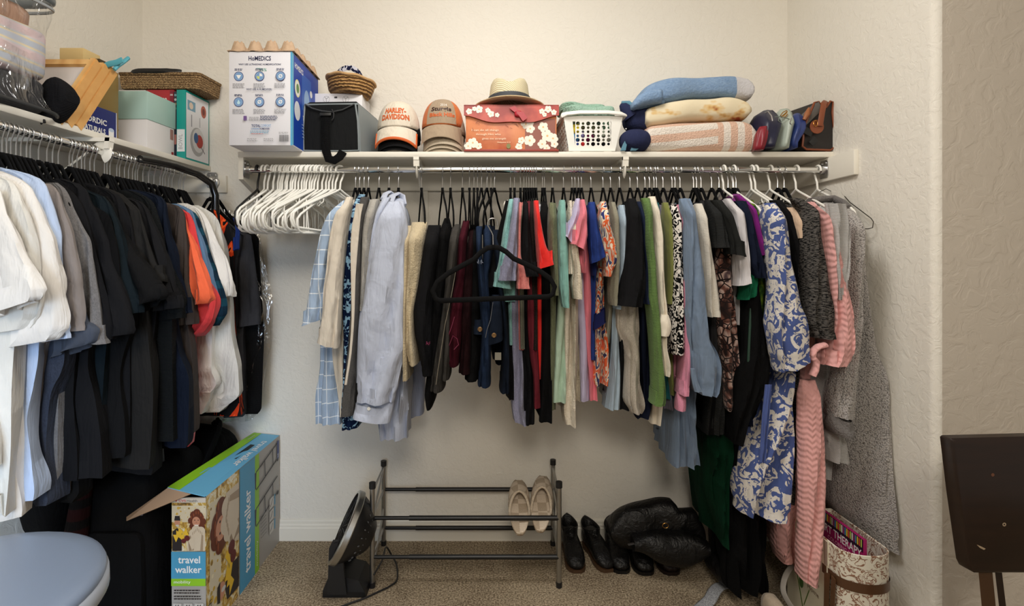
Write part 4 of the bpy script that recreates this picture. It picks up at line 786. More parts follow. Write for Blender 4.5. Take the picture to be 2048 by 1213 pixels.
b = len(vs); m.add(vs+[(x, y, z-.0025) for x, y, z in vs], fs+[tuple(q+b for q in f[::-1]) for f in fs]+[tuple(x for x in (i, i+b, i+1+b, i+1)) for i in range(nx)])
tag(mk('pulp_tray', m, PULP), 'brown moulded pulp tray with rows of bumps on the humidifier carton', 'packing tray')
# black and grey cooler bag
CB = fab((26, 27, 28), w=.8); CG = simple((126, 134, 136), .5)
t = thing('cooler_bag', 'black and grey soft cooler bag with a hanging strap', 'bag', (-.60, 2.12, SZ))
A = Vector((-.712, 2.012, 0)); Bq = Vector((-.485, 2.002, 0)); dv = Vector((.030, .265, 0)); ht = .190
def bag_ring(z, bulge, ins):
    a = A+Vector((ins, ins*.4, z)); b_ = Bq+Vector((-ins*1.2, ins*.4, z)); out = []
    for k in range(10): q = k/9; out.append(a.lerp(b_, q)+Vector((0, -bulge*math.sin(q*PI), 0)))
    for k in range(1, 6): out.append((b_).lerp(b_+dv, k/6)+Vector((bulge*math.sin(k/6*PI), 0, 0)))
    for k in range(10): out.append((b_+dv).lerp(a+dv, k/9))
    for k in range(1, 6): out.append((a+dv).lerp(a, k/6))
    return out
rings = [bag_ring(SZ+.001+ht*i/9, .006*math.sin(PI*i/9), .010*(i/9)**2) for i in range(10)]
mk('body', MB().loft(rings), CG, t, angle=.6)
fr = [(0.006, .004), (.222, .004), (.218, .10), (.206, .180), (.12, .186), (.014, .186), (.004, .10)]
m = MB(); pts = [A+(Bq-A)*(x/.227)+Vector((0, -.004-.005*math.sin(x/.227*PI), SZ+z)) for x, z in [(.006+.212*i/11, zz) for zz in [.006+.022*j for j in range(9)] for i in range(12)]]
m.add(pts, [(j*12+i, j*12+i+1, (j+1)*12+i+1, (j+1)*12+i) for j in range(8) for i in range(11)]); mk('front_panel', m, CB, t)
def fz(x, z, o=.010): return A+(Bq-A)*(x/.227)+Vector((0, -o-.005*math.sin(x/.227*PI), SZ+z))
mk('piping', MB().tube([fz(x, z, .006) for x, z in ((.005, .006), (.06, .003), (.12, .002), (.17, .002), (.221, .005), (.220, .06), (.217, .12), (.208, .184))], .0035, 8).tube([fz(x, z, .006) for x, z in ((.005, .006), (.003, .09), (.010, .182))], .0035, 8), CG, t)
mk('lid', MB().loft([[p_+Vector((0, 0, -.002)) for p_ in rings[-1]], [p_.lerp(sum(rings[-1], Vector())/30, .1)+Vector((0, 0, .010)) for p_ in rings[-1]]]), CB, t)
mk('zip', MB().tube([fz(x, z) for x, z in ((.012, .184), (.04, .168), (.08, .156), (.12, .152), (.16, .160), (.205, .182))], .0028, 8), simple((60, 62, 64), .4), t)
mk('strap', MB().tube([fz(.095, .150, .008), fz(.094, .10, .012), fz(.095, .04, .012), fz(.098, .0, .014), fz(.108, -.030, .016), fz(.130, -.036, .016), fz(.150, -.022, .014), fz(.162, .000, .010)], .0165, 10, r2=.0025, up=Vector((0, 1, 0))), fab((14, 14, 15), 'rib'), t)
mk('buckle', MB().box(fz(.095, .142, .014), (.044, .006, .012), .002).tube([fz(.120, .160, .014), fz(.128, .145, .016), (fz(.128, .128, .016)), fz(.120, .118, .014)], .003, 8), BK, t)
# white carton of glasses behind, wicker basket on it
t = box_thing('carton', 'white carton printed with wine glass drawings behind the cooler bag', 'box', -.745, -.512, 2.14, 2.28, SZ, 1.932, pc((226, 224, 226)), part='box_body')
p = Print((-.745, 2.14, SZ), (1, 0, 0), (0, 0, 1), t)
for x in (.085, .165): p.ring(x, .248, .0125, .0135, GRY); p.line(x, .249, x, .226, .001, BK); p.line(x, .249, x+.01, .258, .001, BK); p.line(x, .249, x-.008, .258, .001, BK)
p.rect(.118, .252, .130, .259, pc((40, 40, 44))); p.done()
WICK = None; n = NT('wicker', .75); wv = n.wave(26, d='Z', dist=2.5, dsc=3); n.col(n.mix(wv, lin((112, 74, 34)), lin((206, 160, 98)))); n.bump(wv, 1, .006); n.bump(n.noise(90), .6, .003); WICK = n.m
n = NT('seagrass', .85); wv = n.wave(34, d='Z', dist=7, dsc=6); n.col(n.mix(wv, lin((122, 88, 54)), lin((222, 184, 132)))); n.bump(wv, 1, .010); n.bump(n.noise(150), .7, .004); SEAG = n.m
t = thing('wicker_basket', 'round wicker basket with a navy fabric handle on the white carton', 'basket', (-.575, 2.185, 1.930))
R = Matrix.Rotation(.10, 3, 'Y')
mk('bowl', MB().lathe([(0, 0), (.076, 0), (.088, .012), (.096, .04), (.099, .062), (.102, .066), (.096, .068), (.088, .040), (.074, .014), (0, .008)], (-.575, 2.185, 1.932), 48, R=R), WICK, t, angle=3)
mk('rim', MB().tube([R @ Vector((.100*math.cos(a*PI/20), .100*math.sin(a*PI/20), .064+.002*math.sin(a*5)))+Vector((-.575, 2.185, 1.932)) for a in range(40)], .006, 8, closed=True), fab((206, 166, 116), 'rib'), t)
mk('handle', MB().tube([Vector((-.575+.052*math.cos(a), 2.165, 1.990+.058*math.sin(a))) for a in [PI*k/14 for k in range(15)]], .003, 8, r2=.011), fab((26, 30, 60), 'floral', (200, 200, 210)), t)
# caps
def cap(x, y, z, sc, crown, visor, label, piping=None, panel=None, text=None, lead=True):
    t = thing('baseball_cap', label, 'cap', (x, y, z)); c = Vector((x, y, z))
    def cr(u, v, l=0):      # u across the front -1..1 (angle), v up 0..1
        a = u*PI; e = v*PI/2; rr = 1+l
        q = Vector((.087*math.sin(a)*math.cos(e)**.75*rr, -.098*math.cos(a)*math.cos(e)**.75*rr, .122*math.sin(e)**.92*rr)); s_ = 1-.012*abs(math.sin(a*3))
        return c+Vector((q.x*s_, q.y*s_, q.z))*sc
    m = MB(); n_, k_ = 48, 14; rings = [[cr(-1+2*i/n_, j/k_) for i in range(n_)] for j in range(k_)]+[[cr(0, 1) for i in range(n_)]]
    inn = [[cr(-1+2*i/n_, j/k_, -.02) for i in range(n_)] for j in range(k_)][::-1]
    mk('crown', m.loft(inn+rings, False, False), crown, t, angle=3)
    if panel:
        m = MB(); g = [[cr(-.24+.48*i/14, .02+.93*j/10, .006) if True else 0 for i in range(15)] for j in range(11)]
        m.loft(g, False, False, closed=False); mk('front_panel', m, panel, t, angle=3)
    m = MB(); nu, nv = 24, 8
    def vis(i, j, top):
        u = -1+2*i/nu; v = j/nv; a = u*.92; bx = .088*math.sin(a*1.25); by = -.097*math.cos(a*1.15)
        return c+Vector((bx*(1-.04*v)+.004*u*v, by-.034*v*(1-.3*u*u), -.066*v*(1-.18*(1-u*u))-.012*u*u-(0 if top else .003)))*sc
    top = [[vis(i, j, True) for i in range(nu+1)] for j in range(nv+1)]; bot = [[vis(i, j, False) for i in range(nu+1)] for j in range(nv+1)]
    m.loft(top, False, False, closed=False); m.loft(bot, False, False, closed=False); m.loft([top[-1], bot[-1]], False, False, closed=False)
    mk('visor', m, visor, t, angle=3)
    if piping: mk('visor_piping', MB().tube([vis(0, j, True) for j in range(1, nv)]+[vis(i, nv, True) for i in range(nu+1)]+[vis(nu, j, True) for j in range(nv-1, 0, -1)], .0035*sc, 8, r2=.006*sc), piping, t, angle=3)
    mk('top_button', MB().soft(cr(0, 1)+Vector((0, 0, .001)), (.014, .014, .007), 1, 12, 6, 0), visor, t)
    if text:
        pr = Print(c, (1, 0, 0), (0, 0, 1), t, bend=lambda X, Z, l: cr(math.asin(max(-1, min(1, X/.095)))/PI, math.asin(max(.01, min(.99, Z/.122)))/(PI/2), .012+l*6))
        for s_, X, Z, w_, h_, mt, bo in text: pr.text(s_, X, Z, w_, h_, mt, bo)
        pr.done()
    return t
OR = simple((206, 96, 40), .7); CW = fab((222, 212, 194)); CT = fab((166, 146, 122)); CT2 = fab((186, 172, 150)); BKF = fab((20, 20, 22)); COR = fab((204, 112, 58))
cx, cy = -.358, 2.145
for i, z in enumerate((1.728, 1.742, 1.756)[:2]):
    cap(cx+.003*i, cy+.006*(1-i), z, .985, BKF, BKF, ['black cap at the bottom of the left cap stack', 'black cap in the middle of the left cap stack'][i])
cap(cx-.002, cy-.006, 1.770, 1.0, CW, CW, 'cream cap with orange lettering topping the left cap stack', OR, CW, [('HARLEY-', .0, .062, .100, .023, OR, .05), ('DAVIDSON', .0, .035, .122, .023, OR, .05)])
cx = -.176
lab = ['beige cap lowest in the right cap stack', 'second beige cap from the shelf in the right stack', 'third beige cap from the shelf in the right stack']
for i, z in enumerate((1.722, 1.737, 1.752)): cap(cx+.003*i, cy+.012-.004*i, z, .985+.004*i, [CT2, CT, CT2][i], [CT2, CT2, CT2][i], lab[i])
cap(cx-.002, cy-.006, 1.778, 1.0, COR, CT, 'tan and orange 2014 cap topping the right cap stack', None, CT, [('2014', .012, .078, .034, .012, simple((220, 215, 205)), .01), ('Sturgis', .0, .058, .096, .024, simple((60, 34, 26)), .03), ('Black Hills', .004, .036, .112, .016, OR, .03)])
# floral gift box
GB = None; n = NT('gift_paper', .4); n.col(n.ramp(n.noise(10, det=4), [(.35, lin((186, 92, 54))), (.6, lin((214, 132, 84)))])); GB = n.m
n = NT('gift_lid', .4); n.col(n.ramp(n.noise(14, det=3), [(.4, lin((150, 44, 40))), (.62, lin((190, 78, 64)))])); GL = n.m
t = thing('gift_box', 'terracotta gift box printed with white blossoms and a red bow', 'box', (.097, 2.13, SZ))
gx0, gx1, gy = -.081, .276, 1.998
mk('box_body', MB().box(((gx0+gx1)/2, gy+.135, SZ+.086), (gx1-gx0-.006, .262, .172), .002), GB, t)
m = MB(); lp = [(0, 0), (.366, 0)]+[(.366-.366*i/16, -.045+.012*math.cos(2*PI*i/16)+.006*math.cos(4*PI*i/16)-.012) for i in range(17)]
m.prism([(x, y+.0) for x, y in lp][::1], (gx0-.004, gy-.006, SZ+.178), (1, 0, 0), (0, 0, 1), (0, .004, 0)); m.box(((gx0+gx1)/2, gy+.132, SZ+.177), (.366, .276, .006), .001)
mk('lid', m, GL, t, smooth=False)
mk('base_trim', MB().box(((gx0+gx1)/2, gy+.128, SZ+.004), (.364, .272, .008), .001), simple((150, 60, 50)), t)
p = Print((gx0, gy+.004, SZ), (1, 0, 0), (0, 0, 1), t); BL = pc((238, 230, 214)); CR = pc((226, 180, 120))
p.rect(.232, .010, .350, .128, pc((140, 78, 62)))
def blossom(p, x, y, r, l=0):
    for k in range(5): a = 2*PI*k/5+l; p.disc(x+r*.58*math.cos(a), y+r*.58*math.sin(a), r*.44, BL)
    p.disc(x, y, r*.18, CR)
for x, y, r_ in ((.235, .108, .019), (.255, .118, .015), (.252, .090, .018), (.250, .044, .022), (.302, .096, .020), (.318, .062, .024), (.340, .052, .020), (.298, .030, .018), (.315, .015, .014), (.218, .044, .014), (.208, .020, .014), (.030, .035, .020), (.012, .022, .016), (.052, .022, .014), (.345, .030, .015)): blossom(p, x, y, r_, x*40)
for s_, x, y, w_ in (('I can do all things', .078, .083, .104), ('through Him who', .090, .067, .096), ('gives me strength', .112, .050, .092)): p.text(s_, x, y, w_, .0095, pc((240, 226, 196)), 0)
p.text('Philippians 4:13', .150, .036, .050, .006, pc((235, 215, 180)))
r_ = random.Random(3)
for k in range(16):
    x = r_.choice((r_.uniform(.02, .06), r_.uniform(.14, .21))); y = r_.uniform(.09, .125); p.line(x, y, x+r_.uniform(-.014, .014), y+r_.uniform(-.012, .012), .0012, pc((120, 50, 34)))
p.disc(.168, .022, .008, pc((120, 120, 60)), .010); p.done()
p = Print((gx0-.004, gy-.006, SZ+.178), (1, 0, 0), (0, 0, 1), t)
for x, y, r_ in ((.020, -.022, .012), (.058, -.014, .015), (.040, -.012, .009), (.092, -.018, .010), (.104, -.032, .013), (.128, -.036, .009), (.300, -.022, .011), (.324, -.014, .014), (.346, -.026, .011), (.310, -.035, .009)): blossom(p, x, y-.002, r_, x*30)
p.done()
RIB = simple((168, 28, 44), .35); kx = P(1036, 228, 1.985)
m = MB(); m.prism([(-.014, .006), (-.034, .022), (-.012, .030), (.006, .010)], kx, (1, 0, 0), (0, 0, 1), (0, -.004, 0)); m.prism([(-.008, .008), (.018, -.030), (.036, -.018), (.020, .006)], kx+Vector((0, -.004, 0)), (1, 0, 0), (0, 0, 1), (0, -.004, 0)); m.soft(kx, (.030, .016, .024), .7, 14, 8, .003)
mk('ribbon_bow', m, RIB, t)
# straw hat
n = NT('straw', .8); wv = n.wave(60, (1, 1, 1), d='DIAGONAL', dist=1); n.col(n.mix(wv, lin((188, 172, 132)), lin((232, 222, 192)))); n.bump(wv, .8, .002); STRAW = n.m
t = thing('straw_hat', 'cream straw fedora with a grey band on the floral gift box', 'hat', (.094, 2.115, 1.844)); hc = (.094, 2.10, 1.856)
prof = [(.058, .112), (.070, .108), (.078, .092), (.084, .05), (.088, .018), (.090, .010)]
R0 = []
for r_, z in [(.001, .108), (.03, .106)]+prof: R0.append([Vector(hc)+Vector((r_*math.cos(a)*.96, r_*math.sin(a)*1.12, z-(.016*math.exp(-(r_*math.cos(a)/.022)**2) if z > .10 else 0)-(.010*math.exp(-((math.sin(a)+1)/.25)**2) if z > .08 else 0))) for a in [2*PI*k/40 for k in range(40)]])
mk('crown', MB().loft(R0, True, False), STRAW, t, angle=3)
R1 = []
for r_, zo in ((.086, .014), (.105, .010), (.125, .006), (.146, .003), (.152, .0045), (.150, .001), (.125, .002), (.086, .008)): R1.append([Vector(hc)+Vector((r_*math.cos(a)*.98, r_*math.sin(a)*.93, zo-.006*abs(math.cos(a))**2*(r_/.15)**2+.006*(math.sin(a)**2)*(r_/.15)**2)) for a in [2*PI*k/48 for k in range(48)]])
mk('brim', MB().loft(R1, False, False), fab((206, 180, 140), 'rib'), t, angle=3)
mk('hat_band', MB().lathe([(.0905, .012), (.0915, .014), (.0885, .040), (.0865, .041)], hc, 40, sx=.97, sy=1.13), simple((62, 66, 72), .7), t)
# white perforated basket
t = thing('plastic_basket', 'white plastic basket with round holes holding green towels', 'basket', (.413, 2.11, SZ))
def holed(m, o, u, v, ncol, nrow, w0, h0, th=.0025):
    """a panel w0 x h0 with a grid of round holes; u, v and the outward normal fix its plane"""
    o, u, v = Vector(o), Vector(u), Vector(v); nn = u.cross(v).normalized(); cw, ch = w0/ncol, h0/nrow
    for i in range(ncol):
        for j in range(nrow):
            rr = (.0088 if (i+j*1) % 2 and not (i % 2 == 0 and j % 3 == 0) else .0058)*min(1, cw/.022); q0 = o+u*(i+.5)*cw+v*(j+.5)*ch; N = 16; sq = []; ci = []
            for k in range(N):
                a = 2*PI*k/N+PI/4; c_, s_ = math.cos(a), math.sin(a); f = 1/max(abs(c_), abs(s_)); sq.append(q0+u*c_*f*cw/2+v*s_*f*ch/2); ci.append(q0+u*c_*rr+v*s_*rr)
            for L_, rev in ((nn*0, False), (nn*-th, True)): m.loft([[p_+L_ for p_ in sq], [p_+L_ for p_ in ci]], False, False)
            m.loft([ci, [p_-nn*th for p_ in ci]], False, False)
m = MB(); bx0, bx1, tx0, tx1 = .322, .502, .300, .530; fy0, fy1 = 2.012, 2.002; by = 2.245; z0, z1 = SZ+.006, SZ+.140
def bpt(u, f, z, back=False):
    x = (bx0+(bx1-bx0)*u)*(1-f)+(tx0+(tx1-tx0)*u)*f; return Vector((x, (fy0*(1-f)+fy1*f) if not back else by+.006*f, z0+(z1-z0)*f))
a0 = bpt(.13, .14, 0); uu = (bpt(.87, .14, 0)-a0); vv = bpt(.13, .84, 0)-a0
ub, vb = Vector((1, 0, 0)), vv.normalized(); holed(m, bpt(.145, .14, 0), (1, 0, 0), (0, vv.y/vv.length, vv.z/vv.length), 7, 6, .140, vv.length)
def quad(*q): m.add(q, [(0, 1, 2, 3)])
W0 = bpt(.145, .14, 0); W1 = W0+Vector((.140, 0, 0)); V1 = vv
for a_, b_, c_, d_ in ((bpt(0, 0, 0), bpt(1, 0, 0), W1, W0), (W0+V1, W1+V1, bpt(1, 1, 0), bpt(0, 1, 0)), (bpt(0, 0, 0), W0, W0+V1, bpt(0, 1, 0)), (W1, bpt(1, 0, 0), bpt(1, 1, 0), W1+V1)): quad(a_, b_, c_, d_)
for sgn, u_ in ((-1, 0), (1, 1)):
    a_ = bpt(u_, .1, 0)+Vector((0, .02, 0)); vv2 = bpt(u_, .86, 0)-bpt(u_, .1, 0); dd = Vector((0, 1, 0)); L_ = .20
    if sgn < 0: holed(m, a_+dd*L_, (0, -1, 0), vv2.normalized(), 9, 6, L_, vv2.length)
    else: holed(m, a_, (0, 1, 0), vv2.normalized(), 9, 6, L_, vv2.length)
    quad(bpt(u_, 0, 0), bpt(u_, 0, 0, True), bpt(u_, .1, 0, True), bpt(u_, .1, 0)); quad(bpt(u_, .86, 0), bpt(u_, .86, 0, True), bpt(u_, 1, 0, True), bpt(u_, 1, 0))
quad(bpt(0, 0, 0, True), bpt(1, 0, 0, True), bpt(1, 1, 0, True), bpt(0, 1, 0, True)); quad(bpt(0, 0, 0), bpt(1, 0, 0), bpt(1, 0, 0, True), bpt(0, 0, 0, True))
mk('basket_wall', m, M_plastic, t, smooth=False)
mk('rim', MB().tube([(tx0-.004, fy1-.002, z1+.002), (tx0+.012, fy1-.008, z1+.006), (.36, fy1-.009, z1+.011), (.47, fy1-.009, z1+.011), (tx1-.010, fy1-.008, z1+.006), (tx1+.006, fy1-.002, z1+.002), (tx1+.008, by, z1), (tx1-.01, by+.01, z1+.002), (tx0+.01, by+.01, z1+.002), (tx0-.006, by, z1)], .006, 10, closed=True, r2=.010), M_plastic, t)
for x in (.352, .474): mk('foot', MB().box((x, 2.022, SZ+.003), (.030, .014, .006), .001), M_plastic, t)
cols = [((222, 200, 40), .355, 1.76), ((60, 80, 170), .345, 1.70), ((150, 140, 200), .372, 1.735), ((220, 60, 60), .378, 1.695), ((120, 30, 80), .405, 1.72), ((24, 20, 22), .43, 1.70), ((120, 120, 90), .42, 1.76), ((190, 200, 180), .465, 1.74), ((24, 24, 26), .475, 1.69), ((60, 130, 180), .345, 1.725), ((130, 170, 140), .485, 1.77), ((110, 110, 80), .385, 1.775)]
nm_ = ['yellow', 'dark blue', 'lilac', 'red', 'plum', 'black', 'olive brown', 'sage', 'jet black', 'sky blue', 'mint', 'khaki']
for (c_, x, z), q in zip(cols, nm_): tag(mk('rolled_sock', MB().soft((x, 2.052, z), (.046, .056, .040), .8, 20, 10, .006, 20, seed=x*50), fab(c_)), q+' rolled sock seen through the basket holes', 'sock')
GT = fab((150, 182, 164), 'terry')
tag(mk('folded_towel', MB().soft((.415, 2.12, SZ+.166), (.205, .19, .050), .35, 40, 12, .010, 14), GT), 'pale green terry towel folded on top of the white basket', 'towel')
tag(mk('folded_towel', MB().soft((.400, 2.135, SZ+.196), (.195, .15, .036), .4, 40, 12, .014, 16, fn=lambda q: Vector((q.x, q.y, q.z-.10*max(0, q.x-.0)))), fab((142, 176, 156), 'terry')), 'second green terry towel rumpled on the upper one in basket', 'towel')
# navy plush with light blue fins
NP = fab((36, 42, 74)); LB = fab((96, 140, 160)); t = thing('plush_toy', 'navy plush toy with light blue fins wedged beside the blankets', 'plush toy', (.575, 2.08, SZ))
mk('head', MB().soft(P(1268, 282, 2.02), (.118, .12, .088), .85, 32, 16, .004), NP, t)
mk('body', MB().soft(P(1276, 240, 2.09), (.130, .12, .105), .8, 32, 16, .006, fn=lambda q: Vector((q.x-.15*max(0, q.z), q.y, q.z))), NP, t)
mk('tail', MB().tube([P(1262, 235, 2.06), P(1254, 222, 2.06), P(1246, 213, 2.06), P(1240, 210, 2.06)], [.030, .026, .018, .006], 14), NP, t)
mk('belly', MB().tube([P(1243, 205, 2.09), P(1256, 207, 2.09), P(1268, 218, 2.09), P(1285, 220, 2.09), P(1298, 214, 2.09)], [.006, .012, .014, .014, .008], 12), LB, t)
mk('fin', MB().prism([(0, 0), (.022, .054), (.028, .052), (.018, .0)], P(1242, 301, 1.985), (1, 0, 0), (0, 0, 1), (0, .014, 0)), LB, t)
mk('fin', MB().prism([(0, 0), (.006, .050), (.034, .026), (.034, .010), (.020, .0)], P(1262, 301, 1.985), (1, 0, 0), (0, 0, 1), (0, .014, 0)), LB, t)
mk('eye', MB().soft(P(1252, 258, 2.02), (.006, .006, .006), 1, 10, 6, 0), WH, t)
# blankets
def roll(rows, Y, d, k=.75, bump=.006, seed=0, drop=0):
    R = sample([tuple(r) for r in rows_of(rows)], 6); rings = []
    for px, yt, yb in R:
        ring = []; zt, zb = H-(yt-CY)*Y/F, H-(yb-CY)*Y/F; c = Vector(((px-CX)*Y/F, Y+d, (zt+zb)/2)); hz = (zt-zb)/2
        for q in range(32):
            a = 2*PI*q/32; v = Vector((0, math.copysign(abs(math.cos(a))**k, math.cos(a))*d*min(1, hz/.02+.2), math.copysign(abs(math.sin(a))**k, math.sin(a))*hz)); pnt = c+v
            ring.append(pnt+v.normalized()*bump*2*noise.noise(pnt*9+Vector((seed, 0, 0))))
        rings.append(ring)
    return MB().loft(rings)
n = NT('striped_terry', .95); x = n.t.nodes.new('ShaderNodeSeparateXYZ'); n.t.links.new(n.tc.outputs['Object'], x.inputs[0])
sx_ = n.math('SINE', n.math('MULTIPLY', x.outputs[0], 115)); sz_ = n.math('SINE', n.math('ADD', n.math('MULTIPLY', x.outputs[2], 110), n.math('MULTIPLY', x.outputs[0], -12)))
f = n.mix(n.math('GREATER_THAN', x.outputs[0], .06), sz_, sx_); n.col(n.mix(n.math('GREATER_THAN', f, 0.0), lin((226, 216, 204)), lin((214, 178, 156)))); n.bump(n.noise(170), .9, .006); STP = n.m
o = tag(mk('folded_blanket', roll('1295 262 300,1298 252 303,1310 246 303.5,1350 241 303.5,1400 239 303.5,1460 237 303.5,1490 238 303.5,1506 243 302,1513 254 299,1515 266 292', 1.995, .135, .45, .005), STP, angle=3), 'cream and peach striped terry blanket at the bottom of the blanket pile', 'blanket')
n = NT('tortilla_fleece', .9); bl = n.noise(9, (1, 1, 1.6), 3, .6); n.col(n.ramp(bl, [(.55, lin((226, 212, 180))), (.63, lin((214, 178, 116))), (.70, lin((150, 60, 20)))])); n.bump(n.noise(60), .2, .004); TOR = n.m
o = tag(mk('folded_blanket', roll('1294 219 244,1300 211 250,1320 203 248,1350 196 242,1400 191 238,1450 190 238,1480 192 237,1498 199 233,1505 210 225', 2.01, .12, .5, .008, 3), TOR, angle=3), 'cream fleece blanket with toasted brown spots in the blanket pile', 'blanket')
n = NT('blue_plush', .9); x = n.t.nodes.new('ShaderNodeSeparateXYZ'); n.t.links.new(n.tc.outputs['Object'], x.inputs[0])
n.col(n.mix(n.math('GREATER_THAN', x.outputs[0], .13), n.mix(n.noise(40, (1, 1, 2), 3, .6, 2), lin((84, 116, 156)), lin((146, 170, 196))), lin((196, 194, 196)))); n.bump(n.noise(120, det=2), .6, .005); BLP = n.m
t = thing('folded_blanket', 'blue plush blanket with a grey end on top of the blanket pile', 'blanket', (.85, 2.1, 1.82))
mk('body', roll('1288 182 206,1300 165 208,1320 156 205,1350 150 199,1400 148 192,1440 149 191,1475 148 196,1500 151 199,1507 158 196,1510 168 188', 2.02, .11, .5, .007, 5), BLP, t, angle=3)
mk('corner', roll('1268 202 213,1274 194 214,1288 184 208,1306 176 204,1326 174 202', 1.985, .035, .8, .004, 8), BLP, t, angle=3)
mk('corner', roll('1262 212 221,1280 205 220,1300 198 214,1330 190 208', 2.03, .03, .8, .004, 9), BLP, t, angle=3)
# bags at the right end
def bag(label, cat, rows, Y, d, mat, name='bag', extra=None, hem=False):
    r = rows_of(rows); t = thing(name, label, cat, (P((r[-1][1]+r[-1][2])/2, 0, Y).x, Y+.05, SZ)); mk('body', tube_px(rows, Y, d, close=True, fold=1.0), mat, t, angle=3)
    if extra: extra(t)
    return t
NB = simple((26, 28, 54), .4)
def b1(t):
    mk('red_panel', tube_px('254 1519 1536,268 1512 1534,285 1509 1530,301 1507 1524', 1.965, .022, close=True), simple((132, 28, 42), .4), t, angle=3)
    mk('zip', MB().tube([P(1536, 223, 1.94), P(1543, 232, 1.94), P(1545, 242, 1.94)], .002, 6).tube([P(1530, 226, 1.95), P(1536, 223, 1.94)], .002, 6), M_steel, t)
bag('navy and red zip pouch leaning on the blanket pile', 'bag', '222 1526 1545,232 1510 1551,250 1503 1550,275 1502 1543,303 1502 1532', 2.04, .09, NB, 'zip_pouch', b1)
def b2(t):
    mk('clasp', MB().tube([P(1568+7*math.cos(a*1.1), 228+7*math.sin(a*.9), 1.975) for a in range(12)], .002, 6), M_brass, t); mk('pocket_flap', MB().tube([P(1550, 234, 1.965), P(1560, 233, 1.96), P(1572, 236, 1.96), P(1580, 239, 1.965)], .0016, 6).tube([P(1558, 234, 1.958), P(1557, 242, 1.956), P(1561, 245, 1.956), P(1565, 242, 1.956), P(1565, 235, 1.958)], .0014, 6), simple((110, 120, 110), .5), t)
bag('pale grey-green leather clutch with gold clasp', 'bag', '219 1560 1576,228 1552 1580,240 1548 1578,262 1543 1572,285 1540 1566,303 1537 1562', 2.04, .08, simple((168, 178, 166), .4), 'clutch_bag', b2)
bag('bright blue zip purse standing beside the brown handbag', 'bag', '228 1588 1597,240 1578 1603,256 1572 1600,275 1565 1592,292 1563 1580,303 1568 1577', 2.03, .07, simple((34, 54, 114), .4), 'purse', lambda t: mk('zip', MB().tube([P(1583, 236, 1.955), P(1580, 246, 1.952), P(1583, 250, 1.95)], .002, 6), M_steel, t))
t = thing('handbag', 'dark brown handbag with tan leather piping against the right wall', 'bag', (1.27, 2.12, SZ)); LE = simple((128, 66, 36), .45); DB = simple((30, 24, 22), .5)
def hb(x, y, dy=0): return P(x, y, 2.0+dy)*1
pr = [(1604, 293), (1612, 299), (1660, 301), (1669, 294), (1668, 262), (1664, 225), (1666, 205), (1660, 203), (1652, 215), (1645, 216), (1636, 204), (1628, 206), (1620, 225), (1612, 246), (1606, 256), (1606, 275)]
fr = [P(x, y, 2.0) for x, y in pr]; bk = [Vector((v.x*.985-.02, 2.25, v.z)) for v in fr]
mk('body', MB().loft([fr, [a.lerp(b_, .5)+Vector((-.012, 0, 0)) for a, b_ in zip(fr, bk)], bk]), DB, t, angle=.5)
mk('piping', MB().tube([v+Vector((0, -.002, 0)) for v in fr], .0042, 8, closed=True), LE, t)
mk('flap', MB().loft([[P(1628, 207, 1.995), P(1637, 203, 1.992), P(1641, 210, 1.990), P(1640, 224, 1.988)], [P(1598, 234, 2.03), P(1606, 240, 2.01), P(1612, 246, 1.995), P(1613, 250, 1.992)]], False, False, closed=False).loft([[P(1628, 207, 1.995), P(1637, 203, 1.99)], [P(1585, 232, 2.12), P(1596, 230, 2.08)]], False, False, closed=False), simple((70, 62, 54), .5), t)
mk('strap', MB().tube([P(1640, 252, 1.975), P(1642, 240, 1.972), P(1645, 222, 1.975), P(1648, 207, 1.985), P(1652, 203, 2.02)], .011, 8, r2=.0025, up=Vector((0, 1, 0))), LE, t)
mk('leather_tag', MB().lathe([(0, 0), (.026, 0), (.027, .002), (.026, .004), (0, .004)], P(1633, 254, 1.985), 28, sy=1.0, R=Matrix.Rotation(PI/2, 3, 'X')), LE, t)
mk('tassel', MB().tube([P(1618, 216, 1.99), P(1614, 228, 1.985), P(1608, 240, 1.985)], [.004, .010, .006], 10), simple((150, 90, 50), .5), t)
mk('strap_end', MB().box(P(1613, 262, 1.985), (.050, .004, .026), .001, R=Matrix.Rotation(.55, 3, 'Y')).box(P(1627, 283, 1.982), (.022, .004, .030), .001, R=Matrix.Rotation(.8, 3, 'Y')), simple((22, 22, 22), .6), t)
mk('ring', MB().tube([P(1631, 247, 1.975)+Vector((.008*math.cos(a), 0, .011*math.sin(a))) for a in [PI*k/6 for k in range(12)]], .0015, 6, closed=True), M_brass, t)

# ---------------------------------------------------------------- left shelf
LEFT[0] = 2
# cook book box with a teal spine
t = box_thing('boxed_cookware', 'teal-edged boxed bowl set standing at the corner end of left shelf', 'box', -1.262, -1.226, 2.118, 2.292, SZ, 1.940, simple((10, 150, 140), .4), .001, 'box_body')
p = Print((-1.226, 2.118, SZ), (0, 1, 0), (0, 0, 1), t); p.rect(.006, .008, .168, .272, pc((226, 226, 228)))
p.disc(.085, .085, .052, pc((168, 168, 168)), .060); p.disc(.092, .092, .044, pc((208, 208, 208)), .050); p.disc(.10, .09, .026, pc((170, 50, 40)), .028); p.disc(.075, .100, .016, pc((50, 90, 140)), .022); p.line(.11, .07, .14, .045, .004, pc((70, 60, 60))); p.rect(.014, .205, .070, .245, pc((120, 160, 180))); p.disc(.04, .225, .014, pc((220, 200, 180)))
p.disc(.130, .222, .020, pc((176, 90, 70)), .026); p.disc(.130, .222, .010, pc((110, 50, 44)), .014); p.rect(.04, .14, .046, .19, GRY); p.rect(.10, .15, .104, .19, GRY); p.done()
